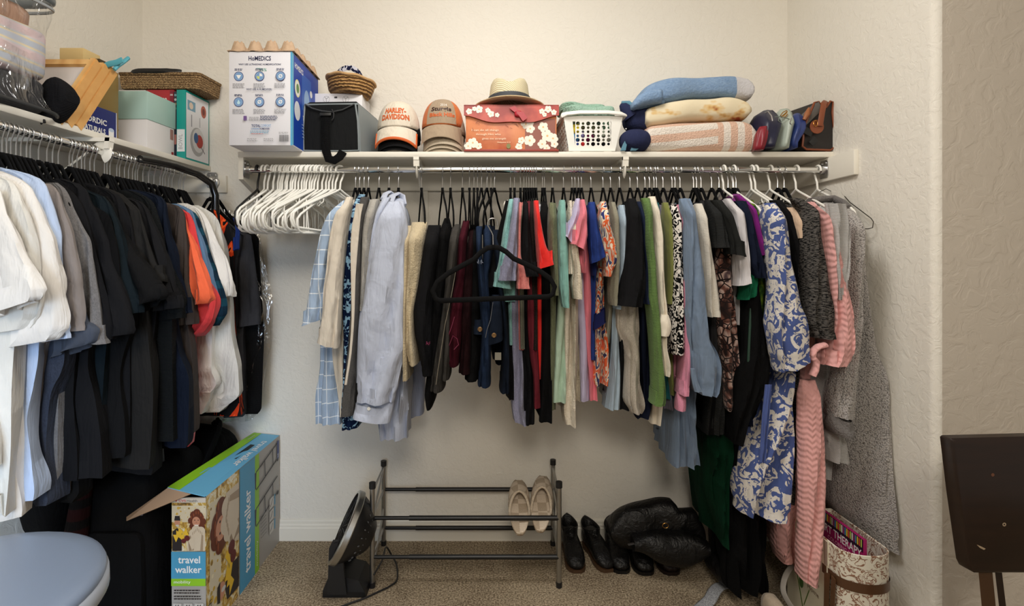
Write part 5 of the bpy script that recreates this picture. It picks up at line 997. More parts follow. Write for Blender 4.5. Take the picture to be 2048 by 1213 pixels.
p = Print((-1.262, 2.118, SZ), (1, 0, 0), (0, 0, 1), t); p.rect(.002, .03, .034, .12, pc((220, 224, 224))); p.text('BOWL', .016, .070, .060, .016, GRY, 0, rot=PI/2); p.done()
box_t = box_thing('book', 'thin dark-spined book beside the teal-edged box', 'book', -1.278, -1.264, 2.125, 2.285, SZ, 1.935, pc((44, 46, 60)), .001, 'cover')
p = Print((-1.278, 2.125, SZ), (1, 0, 0), (0, 0, 1), box_t)
for k, c_ in enumerate(((120, 160, 170), (190, 190, 190), (150, 120, 80), (80, 140, 110))): p.disc(.007, .26-.018*k, .005, pc(c_))
p.rect(.002, .06, .012, .10, pc((170, 110, 100))); p.done()
t = box_thing('carton', 'red carton marked 10 under the seagrass tray', 'box', -1.395, -1.282, 2.13, 2.27, SZ, 1.943, pc((168, 40, 48)), part='box_body')
p = Print((-1.395, 2.13, SZ), (1, 0, 0), (0, 0, 1), t); p.rect(.0, .19, .113, .222, pc((40, 46, 90))); p.text('10', .078, .244, .014, .012, WH, .02); p.lines(.035, .250, .05, 3, .010, .004, pc((220, 170, 170)), 5); p.rect(.098, .0, .113, .28, pc((130, 30, 50))); p.text('10', .105, .262, .010, .008, WH, .02); p.done()
box_thing('carton', 'plain pale grey carton behind the mint-lidded box', 'box', -1.51, -1.398, 2.13, 2.27, SZ, 1.942, pc((214, 210, 208)), part='box_body')
t = thing('gift_box', 'white photo box with a mint green lid', 'box', (-1.36, 2.03, SZ))
mk('box_body', MB().box((-1.362, 2.034, SZ+.065), (.182, .168, .130), .002), pc((222, 218, 216)), t)
mk('lid', MB().box((-1.362, 2.034, 1.826), (.190, .176, .102), .003), pc((170, 200, 190)), t)
p = Print((-1.453, 1.95, SZ), (1, 0, 0), (0, 0, 1), t); p.text('PHOTO', .045, .075, .060, .011, GRY, 0); p.done()
p = Print((-1.271, 1.95, SZ), (0, 1, 0), (0, 0, 1), t); p.rect(.148, .010, .162, .024, pc((150, 40, 44))); p.rect(.140, .07, .160, .11, pc((150, 110, 100))); p.done()
# seagrass tray with a black pouch and papers
t = thing('wicker_tray', 'shallow woven seagrass tray on the cartons near the corner', 'basket', (-1.34, 2.2, 1.945))
tx = [(-1.50, 2.125), (-1.186, 2.125), (-1.172, 2.135), (-1.168, 2.275), (-1.18, 2.29), (-1.50, 2.29)]
def rect_ring(ins, z): return [Vector((-1.345+(x+1.345)*(1-ins), 2.208+(y-2.208)*(1-ins*1.6), z)) for x, y in tx]
m = MB().loft([rect_ring(.08, 1.946), rect_ring(.02, 1.948), rect_ring(0, 1.975), rect_ring(-.01, 2.004), rect_ring(.02, 2.008), rect_ring(.05, 2.0), rect_ring(.07, 1.955)])
mk('tray', m, SEAG, t, angle=.9)
mk('rim', MB().tube([q+Vector((0, 0, 0)) for q in rect_ring(.0, 2.006)], .007, 8, closed=True), SEAG, t, angle=3)
tag(mk('pouch', MB().soft((-1.36, 2.17, 2.014), (.22, .11, .028), .5, 30, 10, .008, 20, R=Matrix.Rotation(-.04, 3, 'Y')), simple((20, 20, 22), .45)), 'flat black zip pouch lying in the seagrass tray', 'pouch')
tag(mk('paper_stack', MB().box((-1.22, 2.20, 2.016), (.065, .13, .020), .002, R=Matrix.Rotation(.1, 3, 'Y')), pc((224, 222, 214))), 'stack of white papers at the right end of seagrass tray', 'paper')
# blue supplement box
t = box_thing('carton', 'small dark blue printed carton on the edge of left shelf', 'box', -1.43, -1.300, 1.60, 1.83, SZ, 1.760, pc((18, 34, 112)), part='box_body')
p = Print((-1.300, 1.60, SZ), (0, 1, 0), (0, 0, 1), t); p.rect(.226, 0, .230, .10, pc((210, 215, 230))); p.text('NORDIC', .125, .056, .112, .018, WH, .03); p.text('NATURALS', .12, .028, .11, .017, WH, .03); p.rect(.190, .018, .216, .040, WH); p.disc(.203, .040, .013, pc((190, 205, 225)), .006); p.done()
# gold box and the small yellow box on it
box_thing('gift_box', 'dull gold box behind the wooden frames', 'box', -1.50, -1.322, 1.765, 1.87, SZ, 1.905, simple((150, 126, 72), .4, .3), part='box_body')
t = box_thing('gift_box', 'pale yellow box standing above the wooden frames', 'box', -1.462, -1.378, 1.775, 1.855, 1.906, 1.958, simple((222, 194, 134), .45), part='box_body')
tag(mk('metal_tin', MB().box((-1.352, 1.815, 1.918), (.04, .05, .022), .003), simple((90, 80, 64), .3, 1)), 'small dark metal tin beside the pale yellow box', 'tin')
# three wooden frames leaning together
n = NT('pale_wood', .5); n.col(n.mix(n.wave(6, (1, 1, 1), d='X', dist=5, dsc=2), lin((214, 160, 92)), lin((232, 186, 118)))); n.bump(n.noise(40, (6, 1, 1)), .1, .001); PALE = n.m
lean = Vector((0, .155, .195)).normalized(); nrm = Vector((0, -lean.z, lean.y)); Lf = .252
n = NT('landscape_print', .35); x = n.t.nodes.new('ShaderNodeSeparateXYZ'); n.t.links.new(n.tc.outputs['Object'], x.inputs[0])
n.col(n.ramp(n.math('ADD', n.math('MULTIPLY', x.outputs[2], 4.4), n.math('MULTIPLY', n.noise(22, det=3), .35)), [(.28, lin((176, 120, 104))), (.44, lin((92, 70, 62))), (.56, lin((196, 180, 172))), (.9, lin((212, 204, 200)))])); PRN = n.m
for i, lb in enumerate(('nearest leaning wooden frame, holding a pale landscape picture', 'middle one of three leaning wooden frames', 'hindmost of three leaning wooden frames, touching the blue carton')):
    o_ = Vector((-1.425+.0*i, 1.474+.037*i, SZ+.004)); W_ = .205; t = thing('picture_frame', lb, 'picture frame', o_); U = Vector((1, 0, 0)); m = MB()
    def fb(u0, u1, v0, v1, th=.024): m.prism([(u0, v0), (u1, v0), (u1, v1), (u0, v1)], o_, U, lean, nrm*-th)
    w_ = .022; fb(0, W_, 0, w_); fb(0, W_, Lf-w_, Lf); fb(0, w_, w_, Lf-w_); fb(W_-w_, W_, w_, Lf-w_)
    m.prism([(W_-w_+.004, .0), (W_-.004, .0), (W_-.004, Lf), (W_-w_+.004, Lf)], o_, U, lean, nrm*.004)
    mk('frame', m, PALE, t, smooth=False)
    m = MB(); m.prism([(w_, w_), (W_-w_, w_), (W_-w_, Lf-w_), (w_, Lf-w_)], o_+nrm*-.010, U, lean, nrm*-.006); mk('picture' if i == 0 else 'backing', m, PRN if i == 0 else pc((180, 160, 130)), t, smooth=False)
# teal plastic clothes-peg style clip
t = thing('plastic_clip', 'turquoise plastic clip hooked over the wooden frames', 'clip', P(225, 133, 1.70)); TQ = simple((86, 168, 184), .4)
mk('jaw', MB().tube([P(208, 138, 1.69), P(222, 132, 1.69), P(238, 129, 1.69), P(250, 124, 1.69)], [.004, .006, .005, .003], 10, r2=.009), TQ, t)
mk('arm', MB().tube([P(262, 123, 1.74), P(252, 129, 1.72), P(240, 136, 1.70), P(233, 142, 1.69)], [.006, .010, .007, .006], 10, r2=.006), TQ, t)
# black pleated item and the clear blanket bag
tag(mk('fabric_organizer', roll('70 175 222,86 145 230,100 141 226,112 147 216,124 158 200,132 170 188', 1.45, .03, .7, .004), fab((24, 24, 27), 'rib')), 'black pleated fabric pouch beside the clear blanket bag', 'pouch')
tag(mk('cable_bundle', MB().tube([P(30+60*k/40, 210+.30*60*k/40+5*math.sin(k*1.3), 1.43) for k in range(40)], .004, 8), M_black), 'black cable lying on the shelf edge by the blanket bag', 'cable')
n = NT('plaid_blanket', .95); wz = n.ramp(n.wave(5, d='Z'), [(.2, lin((214, 190, 190))), (.5, lin((196, 200, 200))), (.7, lin((226, 206, 160))), (.9, lin((180, 186, 196)))]); wy = n.wave(4, d='Y'); n.col(n.mix(n.math('MULTIPLY', wy, .4), wz, lin((150, 150, 160)))); n.bump(n.noise(60), .3, .004); PBL = n.m
tag(mk('folded_blanket', MB().soft((-1.32, 1.27, 1.80), (.23, .34, .12), .28, 40, 14, .008, 8), PBL), 'pastel plaid blanket folded inside the clear bag', 'blanket')
tag(mk('folded_blanket', MB().soft((-1.32, 1.27, 1.70), (.23, .35, .08), .28, 40, 14, .010, 10), fab((60, 60, 62))), 'dark grey blanket at the bottom of the clear bag', 'blanket')
tag(mk('folded_blanket', MB().soft((-1.32, 1.26, 1.872), (.20, .31, .05), .3, 40, 14, .010, 10, seed=4), fab((176, 140, 118))), 'brown-striped blanket uppermost in the clear bag', 'blanket')
t = thing('storage_bag', 'clear plastic zip bag packed with blankets at the left end', 'storage bag', (-1.34, 1.2, SZ))
rg = []
for j in range(15):
    v = j/14; z = SZ+.004+.262*v; ring = []; fl = 1.0-.10*math.sin(min(1, v*1.35)*PI)+(.20*max(0, v-.75)) + (.10*max(0, .12-v)/.12)
    for k in range(48):
        a = 2*PI*k/48; q = Vector((math.copysign(abs(math.cos(a))**.45, math.cos(a))*.130*fl, math.copysign(abs(math.sin(a))**.45, math.sin(a))*.200*fl, 0))
        q += q.normalized()*.012*noise.noise(Vector((math.cos(a)*3, math.sin(a)*3, v*6)))*2*math.sin(v*PI); ring.append(Vector((-1.322, 1.262, z+(.012*math.sin(a)*(v > .9))))+q)
    rg.append(ring)
mk('plastic_wall', MB().loft(rg, False, False), FILM, t, angle=3)
mk('zip_edge', MB().tube([q+Vector((0, 0, 0)) for q in rg[-1]], .007, 8, closed=True, r2=.011), simple((96, 104, 108), .3), t)
mk('zip_edge', MB().tube([q+Vector((0, 0, -.022)) for q in rg[-1]], .004, 8, closed=True), simple((150, 156, 160), .25), t)
mk('base_piping', MB().tube(rg[0], .005, 8, closed=True), simple((40, 42, 44), .35), t)
LEFT[0] = False

# ================================================================ things on the floor
# walker carton
t = thing('carton', 'tall travel walker carton with photo panels leaning in the left corner', 'box', (-.97, 2.0, 0))
bx0, bx1, by0, by1, bz = -1.026, -.914, 1.69, 2.29, .467; wl = .004
m = MB(); m.box(((bx0+bx1)/2, by0+wl/2, (bz-.004)/2), (bx1-bx0, wl, bz-.004)); m.box((bx1-wl/2, (by0+by1)/2, bz/2), (wl, by1-by0, bz)); m.box((bx0+wl/2, (by0+by1)/2, bz/2), (wl, by1-by0, bz)); m.box(((bx0+bx1)/2, by1-wl/2, bz/2), (bx1-bx0, wl, bz)); m.box(((bx0+bx1)/2, (by0+by1)/2, .003), (bx1-bx0, by1-by0, .006))
mk('box_body', m, pc((150, 146, 142)), t, smooth=False)
tf = [Vector((bx1, by0, bz)), Vector((bx1, by1, bz)), Vector((bx0-.002, by1, bz+.012)), Vector((bx0-.014, by0+.0, bz+.030))]
m = MB(); nf = Vector((0, 0, .003)); m.add(tf+[q-nf for q in tf], [(0, 1, 2, 3), (7, 6, 5, 4), (0, 4, 5, 1), (1, 5, 6, 2), (2, 6, 7, 3), (3, 7, 4, 0)]); mk('top_flap', m, pc((104, 176, 214)), t, smooth=False)
m = MB(); q = [Vector((bx0-.014, by0, bz+.028)), Vector((bx1-.05, by0, bz+.008)), Vector((bx0-.10, by0-.07, bz-.045)), Vector((bx0-.11, by0-.055, bz-.04))]; m.add(q+[v+Vector((0, .003, -.002)) for v in q], [(0, 1, 2, 3), (7, 6, 5, 4), (0, 4, 5, 1), (1, 5, 6, 2), (2, 6, 7, 3), (3, 7, 4, 0)]); mk('end_flap', m, pc((150, 124, 100)), t, smooth=False)
n = NT('autumn_print', .4); b1_ = n.noise(26, (1, 1, .8), 4, .7, 1.4)
n.col(n.ramp(b1_, [(.32, lin((84, 66, 40))), (.43, lin((164, 126, 52))), (.50, lin((206, 170, 74))), (.56, lin((220, 208, 170))), (.66, lin((232, 228, 214)))])); AUT = n.m
BLU = pc((72, 152, 190)); GRN = pc((140, 196, 40)); SKIN = pc((196, 140, 112)); HAIR = pc((96, 44, 24)); KN = pc((206, 192, 170)); DK = pc((36, 30, 34)); YEL = pc((226, 186, 50)); RD = pc((190, 30, 40)); GLV = pc((92, 28, 30))
def people(p, o, sc, T):
    """the printed photograph: a curly-haired woman in a pale scarf and a man in a flat cap holding yellow leaves"""
    def D(x, y, r, m_, ry=None): a, b_ = T(x, y); p.disc(a, b_, r*sc, m_, (ry or r)*sc)
    def PL(pts, m_): p.poly([T(*q) for q in pts], m_)
    rq = random.Random(9)
    PL([(0, .62), (1, .62), (1, .98), (0, .98)], pc((214, 204, 178)))
    for k in range(46): D(rq.uniform(.04, .96), rq.uniform(.60, .95), rq.uniform(.012, .04), pc([(206, 170, 70), (186, 160, 80), (232, 222, 190), (150, 120, 60), (224, 196, 110)][k % 5]))
    PL([(.02, 0), (.30, 0), (.30, .42), (.16, .50), (.03, .42)], DK); PL([(.45, 0), (.98, 0), (.98, .46), (.75, .58), (.50, .36)], KN)
    D(.17, .62, .085, SKIN, .10); PL([(.08, .66), (.26, .66), (.24, .76), (.10, .76)], DK); D(.17, .55, .05, pc((200, 200, 196)), .03)
    for x, y, r in ((.66, .78, .12), (.80, .76, .12), (.90, .64, .11), (.58, .66, .10), (.88, .52, .10), (.60, .54, .08), (.74, .84, .10)): D(x, y, r, HAIR)
    D(.72, .64, .115, SKIN, .14); D(.68, .67, .016, DK); D(.78, .67, .016, DK); PL([(.66, .57), (.80, .57), (.73, .53)], WH); D(.725, .62, .018, pc((176, 116, 92)))
    for x, y, r in ((.72, .46, .13), (.86, .44, .12), (.62, .40, .10), (.80, .34, .13)): D(x, y, r, KN)
    for k in range(7): D(.62+.045*k, .47-.03*abs(k-3), .012, pc((172, 154, 130)), .05)
    for k in range(6): D(.58+.07*k, .86-.05*abs(k-2.5), .018, pc((136, 70, 40)), .05)
    PL([(.48, .30), (.56, .34), (.66, .02), (.52, 0)], pc((150, 130, 106))); PL([(.88, .36), (.93, .34), (.92, 0), (.84, 0)], pc((160, 140, 116)))
    for x, y, a in ((.20, .36, 0), (.32, .30, 1), (.26, .42, 2), (.14, .30, .5), (.42, .40, 1.5)): PL([(x+.11*math.cos(a+k*PI/3)*(1 if k % 2 == 0 else .5), y+.11*math.sin(a+k*PI/3)*(1 if k % 2 == 0 else .5)) for k in range(6)], YEL)
    D(.46, .28, .08, GLV); D(.36, .22, .07, GLV); PL([(.5, .22), (.62, .32), (.70, .10), (.60, .02)], KN)
LGR = pc((168, 164, 158)); W_ = bx1-bx0
p = Print((bx0, by0, 0), (1, 0, 0), (0, 0, 1), t)
p.rect(0, 0, W_, .463, LGR); p.rect(0, .288, W_, .462, AUT); people(p, 0, .112, lambda x, y: (min(W_, max(0, x*W_)), .290+y*.150))
p.rect(0, .448, W_, .463, pc((206, 200, 190))); p.text('CVS', .036, .4545, .024, .0075, RD, .02); p.text('Health', .068, .4545, .034, .0078, DK, 0); p.poly([(.012, .456), (.016, .459), (.020, .456), (.016, .450)], RD)
p.rect(0, .200, W_, .288, BLU); p.text('travel', W_*.52, .262, .072, .024, WH, .015); p.text('walker', W_*.50, .230, .086, .023, WH, .015)
p.rect(0, .176, W_, .200, GRN); p.text('mobility', .036, .188, .054, .013, WH, 0); p.lines(.056, .160, .094, 2, .008, .0035, DK, 60); p.lines(.056, .141, .094, 2, .008, .0035, DK, 61)
for k in range(3): p.rect(.006+.036*k, .092, .034+.036*k, .120, pc((200, 196, 190))); p.line(.014+.036*k, .097, .016+.036*k, .116, .003, BK); p.line(.022+.036*k, .097, .024+.036*k, .116, .003, BK); p.rect(.006+.036*k, .084, .034+.036*k, .090, BLU)
p.lines(.056, .060, .094, 4, .010, .004, DK, 62); p.done()
p = Print((bx1, by0, 0), (0, 1, 0), (0, 0, 1), t); D_ = .60; k = .225
p.rect(0, 0, D_, bz, LGR); p.rect(0, 0, k, bz, AUT)
people(p, 0, .30, lambda x, y: (min(k, max(0, .225-.005-(y)*.225*.9)), .03+x*.40))
p.text('Health', .018, .07, .09, .022, DK, 0, rot=PI/2)
p.rect(k, 0, k+.125, bz, BLU); p.text('travel walker', k+.062, .205, .315, .050, WH, .015, rot=PI/2); p.rect(k+.125, 0, k+.162, bz, GRN); p.text('mobility', k+.145, .075, .10, .016, WH, 0, rot=PI/2)
for dy in (.0, -.145):     # the walker, drawn lying on its side
    for a_, b_ in (((.36, .40), (.57, .445)), ((.36, .33), (.57, .375)), ((.36, .40), (.355, .335)), ((.44, .417), (.445, .35)), ((.52, .434), (.523, .365))): p.line(a_[0], a_[1]+dy, b_[0], b_[1]+dy, .006, BK)
    for (a_, b_) in (((.352, .40), (.356, .334)),): p.line(a_[0], a_[1]+dy, b_[0], b_[1]+dy, .010, BK)
    p.disc(.572, .372+dy, .009, BK)
p.rect(.565, .375, .585, .452, pc((40, 60, 120))); p.text('X', .575, .388, .012, .016, WH, .02)
for j in range(3): p.rect(.485, .085+.052*j, .530, .130+.052*j, pc((205, 202, 196))); p.line(.495, .095+.052*j, .518, .120+.052*j, .004, BK); p.rect(.534, .085+.052*j, .545, .130+.052*j, BLU)
for j in range(7): p.lines(.43, .20-.014*j, .06, 1, .006, .003, pc((90, 88, 86)), 70+j)
p.done()
U_ = (tf[2]-tf[1]); p = Print(tf[1], (tf[0]-tf[1]), (tf[2]-tf[1]), t)
def bl(a, b_): return tf[1].lerp(tf[0], a).lerp(tf[2].lerp(tf[3], a), b_)
p.bend = lambda x, y, l: bl(x/.6, 1-y/.115)+Vector((0, 0, l))
p.rect(0, .0, .6, .035, GRN); p.rect(.14, .052, .30, .070, BK); p.text('travel walker', .22, .092, .27, .026, WH, .01); p.text('mobility', .06, .018, .06, .010, WH, 0)
p.done()
# shoe rack
AL = simple((170, 170, 168), .35, 1); t = thing('shoe_rack', 'extendable two-tier shoe rack with grey posts and black rails', 'shoe rack', (-.08, 2.1, 0))
fx0, fx1, fy, rx0, rx1, ry = -.431, .277, 1.963, -.446, .292, 2.255
for (x, y, z0_, z1_) in ((fx0, fy, 0, .389), (fx1, fy, 0, .392), (rx0, ry, 0, .36), (rx1, ry, 0, .365)):
    po = mk('post', MB().tube([(x, y, z0_+.005), (x, y, z1_)], .0095, 14), AL, t)
    mk('post_cap', MB().tube([(x, y, z1_-.014), (x, y, z1_+.008)], .0125, 14), BK, po); mk('post_foot', MB().tube([(x, y, 0), (x, y, .02)], .0115, 14), BK, po)
for (x0, x1, y, z) in ((rx0, rx1, ry, .243), (fx0, fx1, fy, .262), (rx0, rx1, ry, .075), (fx0, fx1, fy, .114)):
    mk('rail', MB().tube([(x0, y, z), (x0+.145, y, z)], .0072, 12).tube([(x0+.14, y, z), (x1, y, z)], .0092, 12), simple((18, 18, 19), .4), t)
for (xa, xb) in ((fx0, rx0), (fx1, rx1)):
    for z0_, z1_ in ((.36, .34), (.262, .243), (.114, .075), (.26, .34), (.05, .16)): mk('side_brace', MB().tube([(xa, fy, z0_), (xb, ry, z1_)], .0042, 8, r2=.007), AL, t)
# slippers
n = NT('check_plush', .95); x = n.t.nodes.new('ShaderNodeTexChecker'); x.inputs['Scale'].default_value = 28; x.inputs[1].default_value = (*lin((182, 164, 142)), 1); x.inputs[2].default_value = (*lin((214, 198, 178)), 1); n.t.links.new(n.co(), x.inputs[0]); n.col(x.outputs[0]); n.bump(n.noise(240, det=1), .7, .003); SLP = n.m; SLW = fab((210, 194, 172), 'terry')
def slipper(label, heel, toe, side, wid):
    heel, toe = Vector(heel), Vector(toe); L_ = (toe-heel).length; v = (toe-heel).normalized(); u = Vector(side).normalized(); u = (u-v*u.dot(v)).normalized(); w = u.cross(v).normalized(); t = thing('slipper', label, 'slipper', heel)
    def half(s): return wid*(math.sin(PI*min(1, max(0, .02+s*.96)))**.42)*(.86+.16*s)
    def pt(a, s, h): return heel+v*(s*L_)+u*(a*half(s))+w*h
    rings = []
    for i in range(25):
        s = i/24; rings.append([pt(a, s, h) for a, h in ((-1, 0), (-.95, -.010), (-.6, -.013), (.6, -.013), (.95, -.010), (1, 0), (.95, .006), (.6, .004), (0, .003), (-.6, .004), (-.95, .006))])
    mk('sole', MB().loft(rings), SLP, t, angle=3)
    def up(th, f, sc=1, off=0):
        s0 = .30+.33*math.sin(th)**1.3; s = s0+(.985-s0)*f; hh = .050*(math.sin(PI*(.5+.5*max(0, (s-.55)/.45))) if s > .55 else 1)**.6*(.7+.3*min(1, s/.5)); return pt(-math.cos(th)*sc, s, math.sin(th)*hh*sc+off)
    g = [[up(PI*a/20, f/10) for a in range(21)] for f in range(11)]; gi = [[up(PI*a/20, f/10, .9) for a in range(21)] for f in range(11)]
    m = MB().loft(g, False, False, closed=False).loft(gi, False, False, closed=False); mk('upper', m, SLP, t, angle=3)
    mk('lining_edge', MB().tube([up(PI*a/20, 0, .96) for a in range(21)], .0055, 8), SLW, t, angle=3); return t
hz = lambda px, py, Y: P(px, py, Y)
slipper('beige checked slipper hanging toe-up, the left of the pair', hz(1040, 1068, 1.925), hz(1037, 962, 2.13), (1, 0, 0), .046)
slipper('beige checked slipper hanging toe-up, the right of the pair', hz(1080, 1062, 1.925), hz(1086, 954, 2.15), (1, .0, 0), .046)
# fan
t = thing('floor_fan', 'black and chrome floor fan standing sideways left of the shoe rack', 'fan', (-.52, 1.95, 0)); ax = Vector((-.86, -.14, .42)).normalized(); Rf = ax.to_track_quat('Z', 'Y').to_matrix(); fc = P(702, 1058, 1.95)
mk('housing', MB().lathe([(.0, -.085), (.045, -.085), (.060, -.075), (.085, -.05), (.112, -.02), (.122, 0), (.124, .018), (.118, .024)], fc, 44, R=Rf), simple((20, 20, 21), .4), t)
mk('chrome_ring', MB().lathe([(.124, .002), (.131, .003), (.133, .006), (.133, .024), (.130, .028), (.120, .029)], fc, 48, R=Rf), simple((190, 190, 186), .32, 1), t, angle=.5)
m = MB()
for r_ in (.02, .045, .07, .095): m.tube([fc+Rf @ Vector((r_*math.cos(a), r_*math.sin(a), .033-.09*r_)) for a in [2*PI*k/32 for k in range(32)]], .0016, 6, closed=True)
for k in range(20): a = 2*PI*k/20; m.tube([fc+Rf @ Vector((.018*math.cos(a), .018*math.sin(a), .032)), fc+Rf @ Vector((.118*math.cos(a+.25), .118*math.sin(a+.25), .026))], .0014, 6)
mk('grille', m, BK, t)
m = MB()
for k in range(5):
    a0 = 2*PI*k/5; g = [[fc+Rf @ Vector((r_*math.cos(a0+d), r_*math.sin(a0+d), .012-.02*d)) for d in (0, .3, .6, .8)] for r_ in (.02, .06, .105)]; m.loft(g, False, False, closed=False)
mk('blade', m, simple((40, 40, 42), .4), t)
m = MB()
for r_ in (.055, .075, .095):
    for k in range(22): a = 2*PI*k/22; z_ = -.077+(r_-.05)*.8; q = fc+Rf @ Vector((r_*math.cos(a), r_*math.sin(a), z_)); m.tube([q, q+Rf @ Vector((.006*math.cos(a), .006*math.sin(a), .004))], .0022, 5)
mk('rear_vents', m, simple((90, 90, 90), .4), t)
m = MB(); sx0, sx1, sy0 = -.615, -.455, 1.90
m.loft([[Vector(q) for q in ((-.600, 1.90, 0), (-.44, 1.90, 0), (-.44, 2.04, 0), (-.600, 2.04, 0))], [Vector(q) for q in ((-.600, 1.90, .025), (-.445, 1.90, .02), (-.445, 2.04, .02), (-.600, 2.04, .025))], [Vector(q) for q in ((-.575, 1.905, .085), (-.47, 1.905, .06), (-.47, 2.03, .06), (-.575, 2.03, .085))]]); mk('base', m, simple((16, 16, 17), .45), t, smooth=False)
for y in (1.885, 2.035): mk('support_arm', MB().prism([(-.03, .02), (.04, .02), (.02, .19), (.008, .215), (-.012, .215), (-.024, .19)], (-.548, y, 0), (1, 0, 0), (0, 0, 1), (0, .012, 0)).tube([(-.540, y-.004, .195), (-.540, y+.014, .195)], .018, 16), simple((24, 24, 25), .5), t)
cd = [(0, 1.99, .03), (.0, 0, 0)]
pth = [P(748, 1150, 1.90), P(765, 1120, 2.02), P(772, 1095, 2.12), P(784, 1092, 2.16), P(793, 1108, 2.10), P(794, 1135, 2.0), P(780, 1155, 1.96), P(760, 1172, 1.93), P(730, 1190, 1.89), P(700, 1202, 1.86), P(670, 1214, 1.83), P(640, 1225, 1.80)]
pth = [Vector((q.x, q.y, max(.006, q.z if i < 3 else .006))) for i, q in enumerate(pth)]
def smooth(p, n=6):
    out = []
    for i in range(len(p)-1):
        a = p[max(0, i-1)]; b = p[i]; c = p[i+1]; d = p[min(len(p)-1, i+2)]
        for k in range(n):
            x = k/n; out.append(.5*((2*b)+(c-a)*x+(2*a-5*b+4*c-d)*x*x+(3*b-a-3*c+d)*x**3))
    return out+[p[-1]]
mk('power_cord', MB().tube(smooth(pth), .0034, 8), BK, t, angle=3)
# footwear
n = NT('black_leather', .42); n.col(lin((13, 12, 12))); n.b.inputs['Specular IOR Level'].default_value = .35; n.bump(n.noise(22, (1, 1, 1), 4, .6, 1.2), .7, .012); LTH = n.m
n = NT('brown_leather', .42); n.col(lin((24, 13, 11))); n.b.inputs['Specular IOR Level'].default_value = .35; n.bump(n.noise(22, (1, 1, 1), 4, .6, 1.2), .6, .010); LTH2 = n.m
SOLE = simple((70, 48, 30), .5)
def boot(label, x, y, L_, w, h, mat, yaw=0, sole=None, name='ankle_boot', shaft=True, cat='boot'):
    """toe towards -Y; origin under the heel"""
    t = thing(name, label, cat, (x, y, 0)); R = Matrix.Rotation(yaw, 3, 'Z'); o = Vector((x, y, 0))
    def ring(s, z0_, z1_, ww, n=20): return [o+R @ Vector((math.copysign(abs(math.cos(a))**.8, math.cos(a))*ww, -s*L_, z0_+(z1_-z0_)*(.5+.5*math.copysign(abs(math.sin(a))**.7, math.sin(a))))) for a in [2*PI*k/n for k in range(n)]]
    prof = [(-.02, .02, .06, .55), (.02, .012, .085, .72), (.15, .012, .095, .80), (.35, .012, .090, .82), (.55, .012, .078, .92), (.72, .012, .062, 1), (.86, .012, .050, .92), (.95, .012, .040, .70), (1.0, .014, .028, .35)]
    mk('foot', MB().loft([ring(s, a, b_, w*k) for s, a, b_, k in prof]), mat, t, angle=3)
    KS = ((-.02, .55), (.15, .8), (.35, .72), (.55, .88), (.72, 1), (.86, .94), (.95, .74), (1.0, .40)); ed = [o+R @ Vector((w*k*1.03, -s*L_*1.01, 0)) for s, k in KS]+[o+R @ Vector((-w*k*1.03, -s*L_*1.01, 0)) for s, k in KS[::-1]]
    mk('sole', MB().loft([ed, [q+Vector((0, 0, .013)) for q in ed]]), sole or mat, t, angle=.6)
    if shaft:
        def sh(z, rx, ry, dy, lip=0): return [o+R @ Vector((rx*math.cos(a), -(.18*L_)+dy+ry*math.sin(a), z+lip*abs(math.cos(a)))) for a in [2*PI*k/24 for k in range(24)]]
        mk('shaft', MB().loft([sh(.05, w*.78, .062, -.01), sh(.09, w*.80, .060, 0), sh(h*.7, w*.84, .056, .004), sh(h, w*.90, .060, .004, -.018), sh(h-.002, w*.82, .052, .004, -.018), sh(h*.6, w*.70, .046, .004)], False, False), mat, t, angle=3)
    return t
boot('black ankle boot with brown sole edge beside the shoe rack', P(1147, 1148, 2.12).x, 2.265, .215, .040, .125, LTH, .02, SOLE)
boot('black ankle boot standing askew, second from the shoe rack', P(1188, 1150, 2.12).x, 2.265, .215, .040, .115, LTH, .22, SOLE)
boot('glossy black shoe toe half hidden under the leather pile', P(1238, 1150, 2.12).x, 2.255, .21, .040, .12, LTH, -.03)
boot('black round-toed shoe in the middle under the leather pile', P(1280, 1153, 2.12).x, 2.25, .215, .042, .12, LTH, .0)
boot('dark burgundy shoe under the right part of leather pile', P(1330, 1152, 2.12).x, 2.25, .215, .042, .11, LTH2, .0)
t = thing('tall_boot', 'tall black leather boot lying across the shoes, buckle strap showing', 'boot', (P(1320, 1070, 2.08).x, 2.08, .14))
mk('shaft', roll('1224 1060 1085,1232 1045 1100,1250 1032 1112,1290 1022 1110,1330 1014 1108,1352 1013 1100,1360 1022 1095', 2.03, .055, .8, .010, 21), LTH, t, angle=1)
mk('strap', MB().tube([P(1256, 1090, 1.985), P(1282, 1085, 1.985), P(1310, 1088, 1.99)], .007, 8, r2=.002), simple((60, 56, 54), .3), t)
mk('buckle', MB().tube([P(1331+6*math.cos(a), 1052+5*math.sin(a), 1.975) for a in [PI*k/5 for k in range(10)]], .0012, 6, closed=True), M_brass, t)
mk('foot', roll('1350 1030 1090,1375 1028 1094,1395 1026 1100,1404 1040 1110,1412 1060 1112', 2.05, .045, .8, .008, 23), LTH, t, angle=1)
tag(mk('leather_bag', roll('1270 1085 1110,1300 1075 1125,1340 1070 1136,1375 1075 1140,1400 1085 1130,1420 1095 1115', 1.97, .045, .8, .012, 27), LTH, angle=1), 'slouchy black leather bag lying in front of the boots', 'bag')
t = thing('tall_boot', 'dark brown tall boot standing upright behind the green dress', 'boot', (P(1438, 1140, 2.1).x, 2.12, 0))
mk('shaft', tube_px('955 1411 1413,975 1412 1428,1010 1415 1446,1060 1420 1450,1110 1424 1452,1150 1430 1452', 2.12, .05, 6), LTH2, t, angle=1); mk('foot', MB().soft(P(1440, 1135, 1.98), (.085, .20, .070), .8, 24, 12, .003), LTH, t)
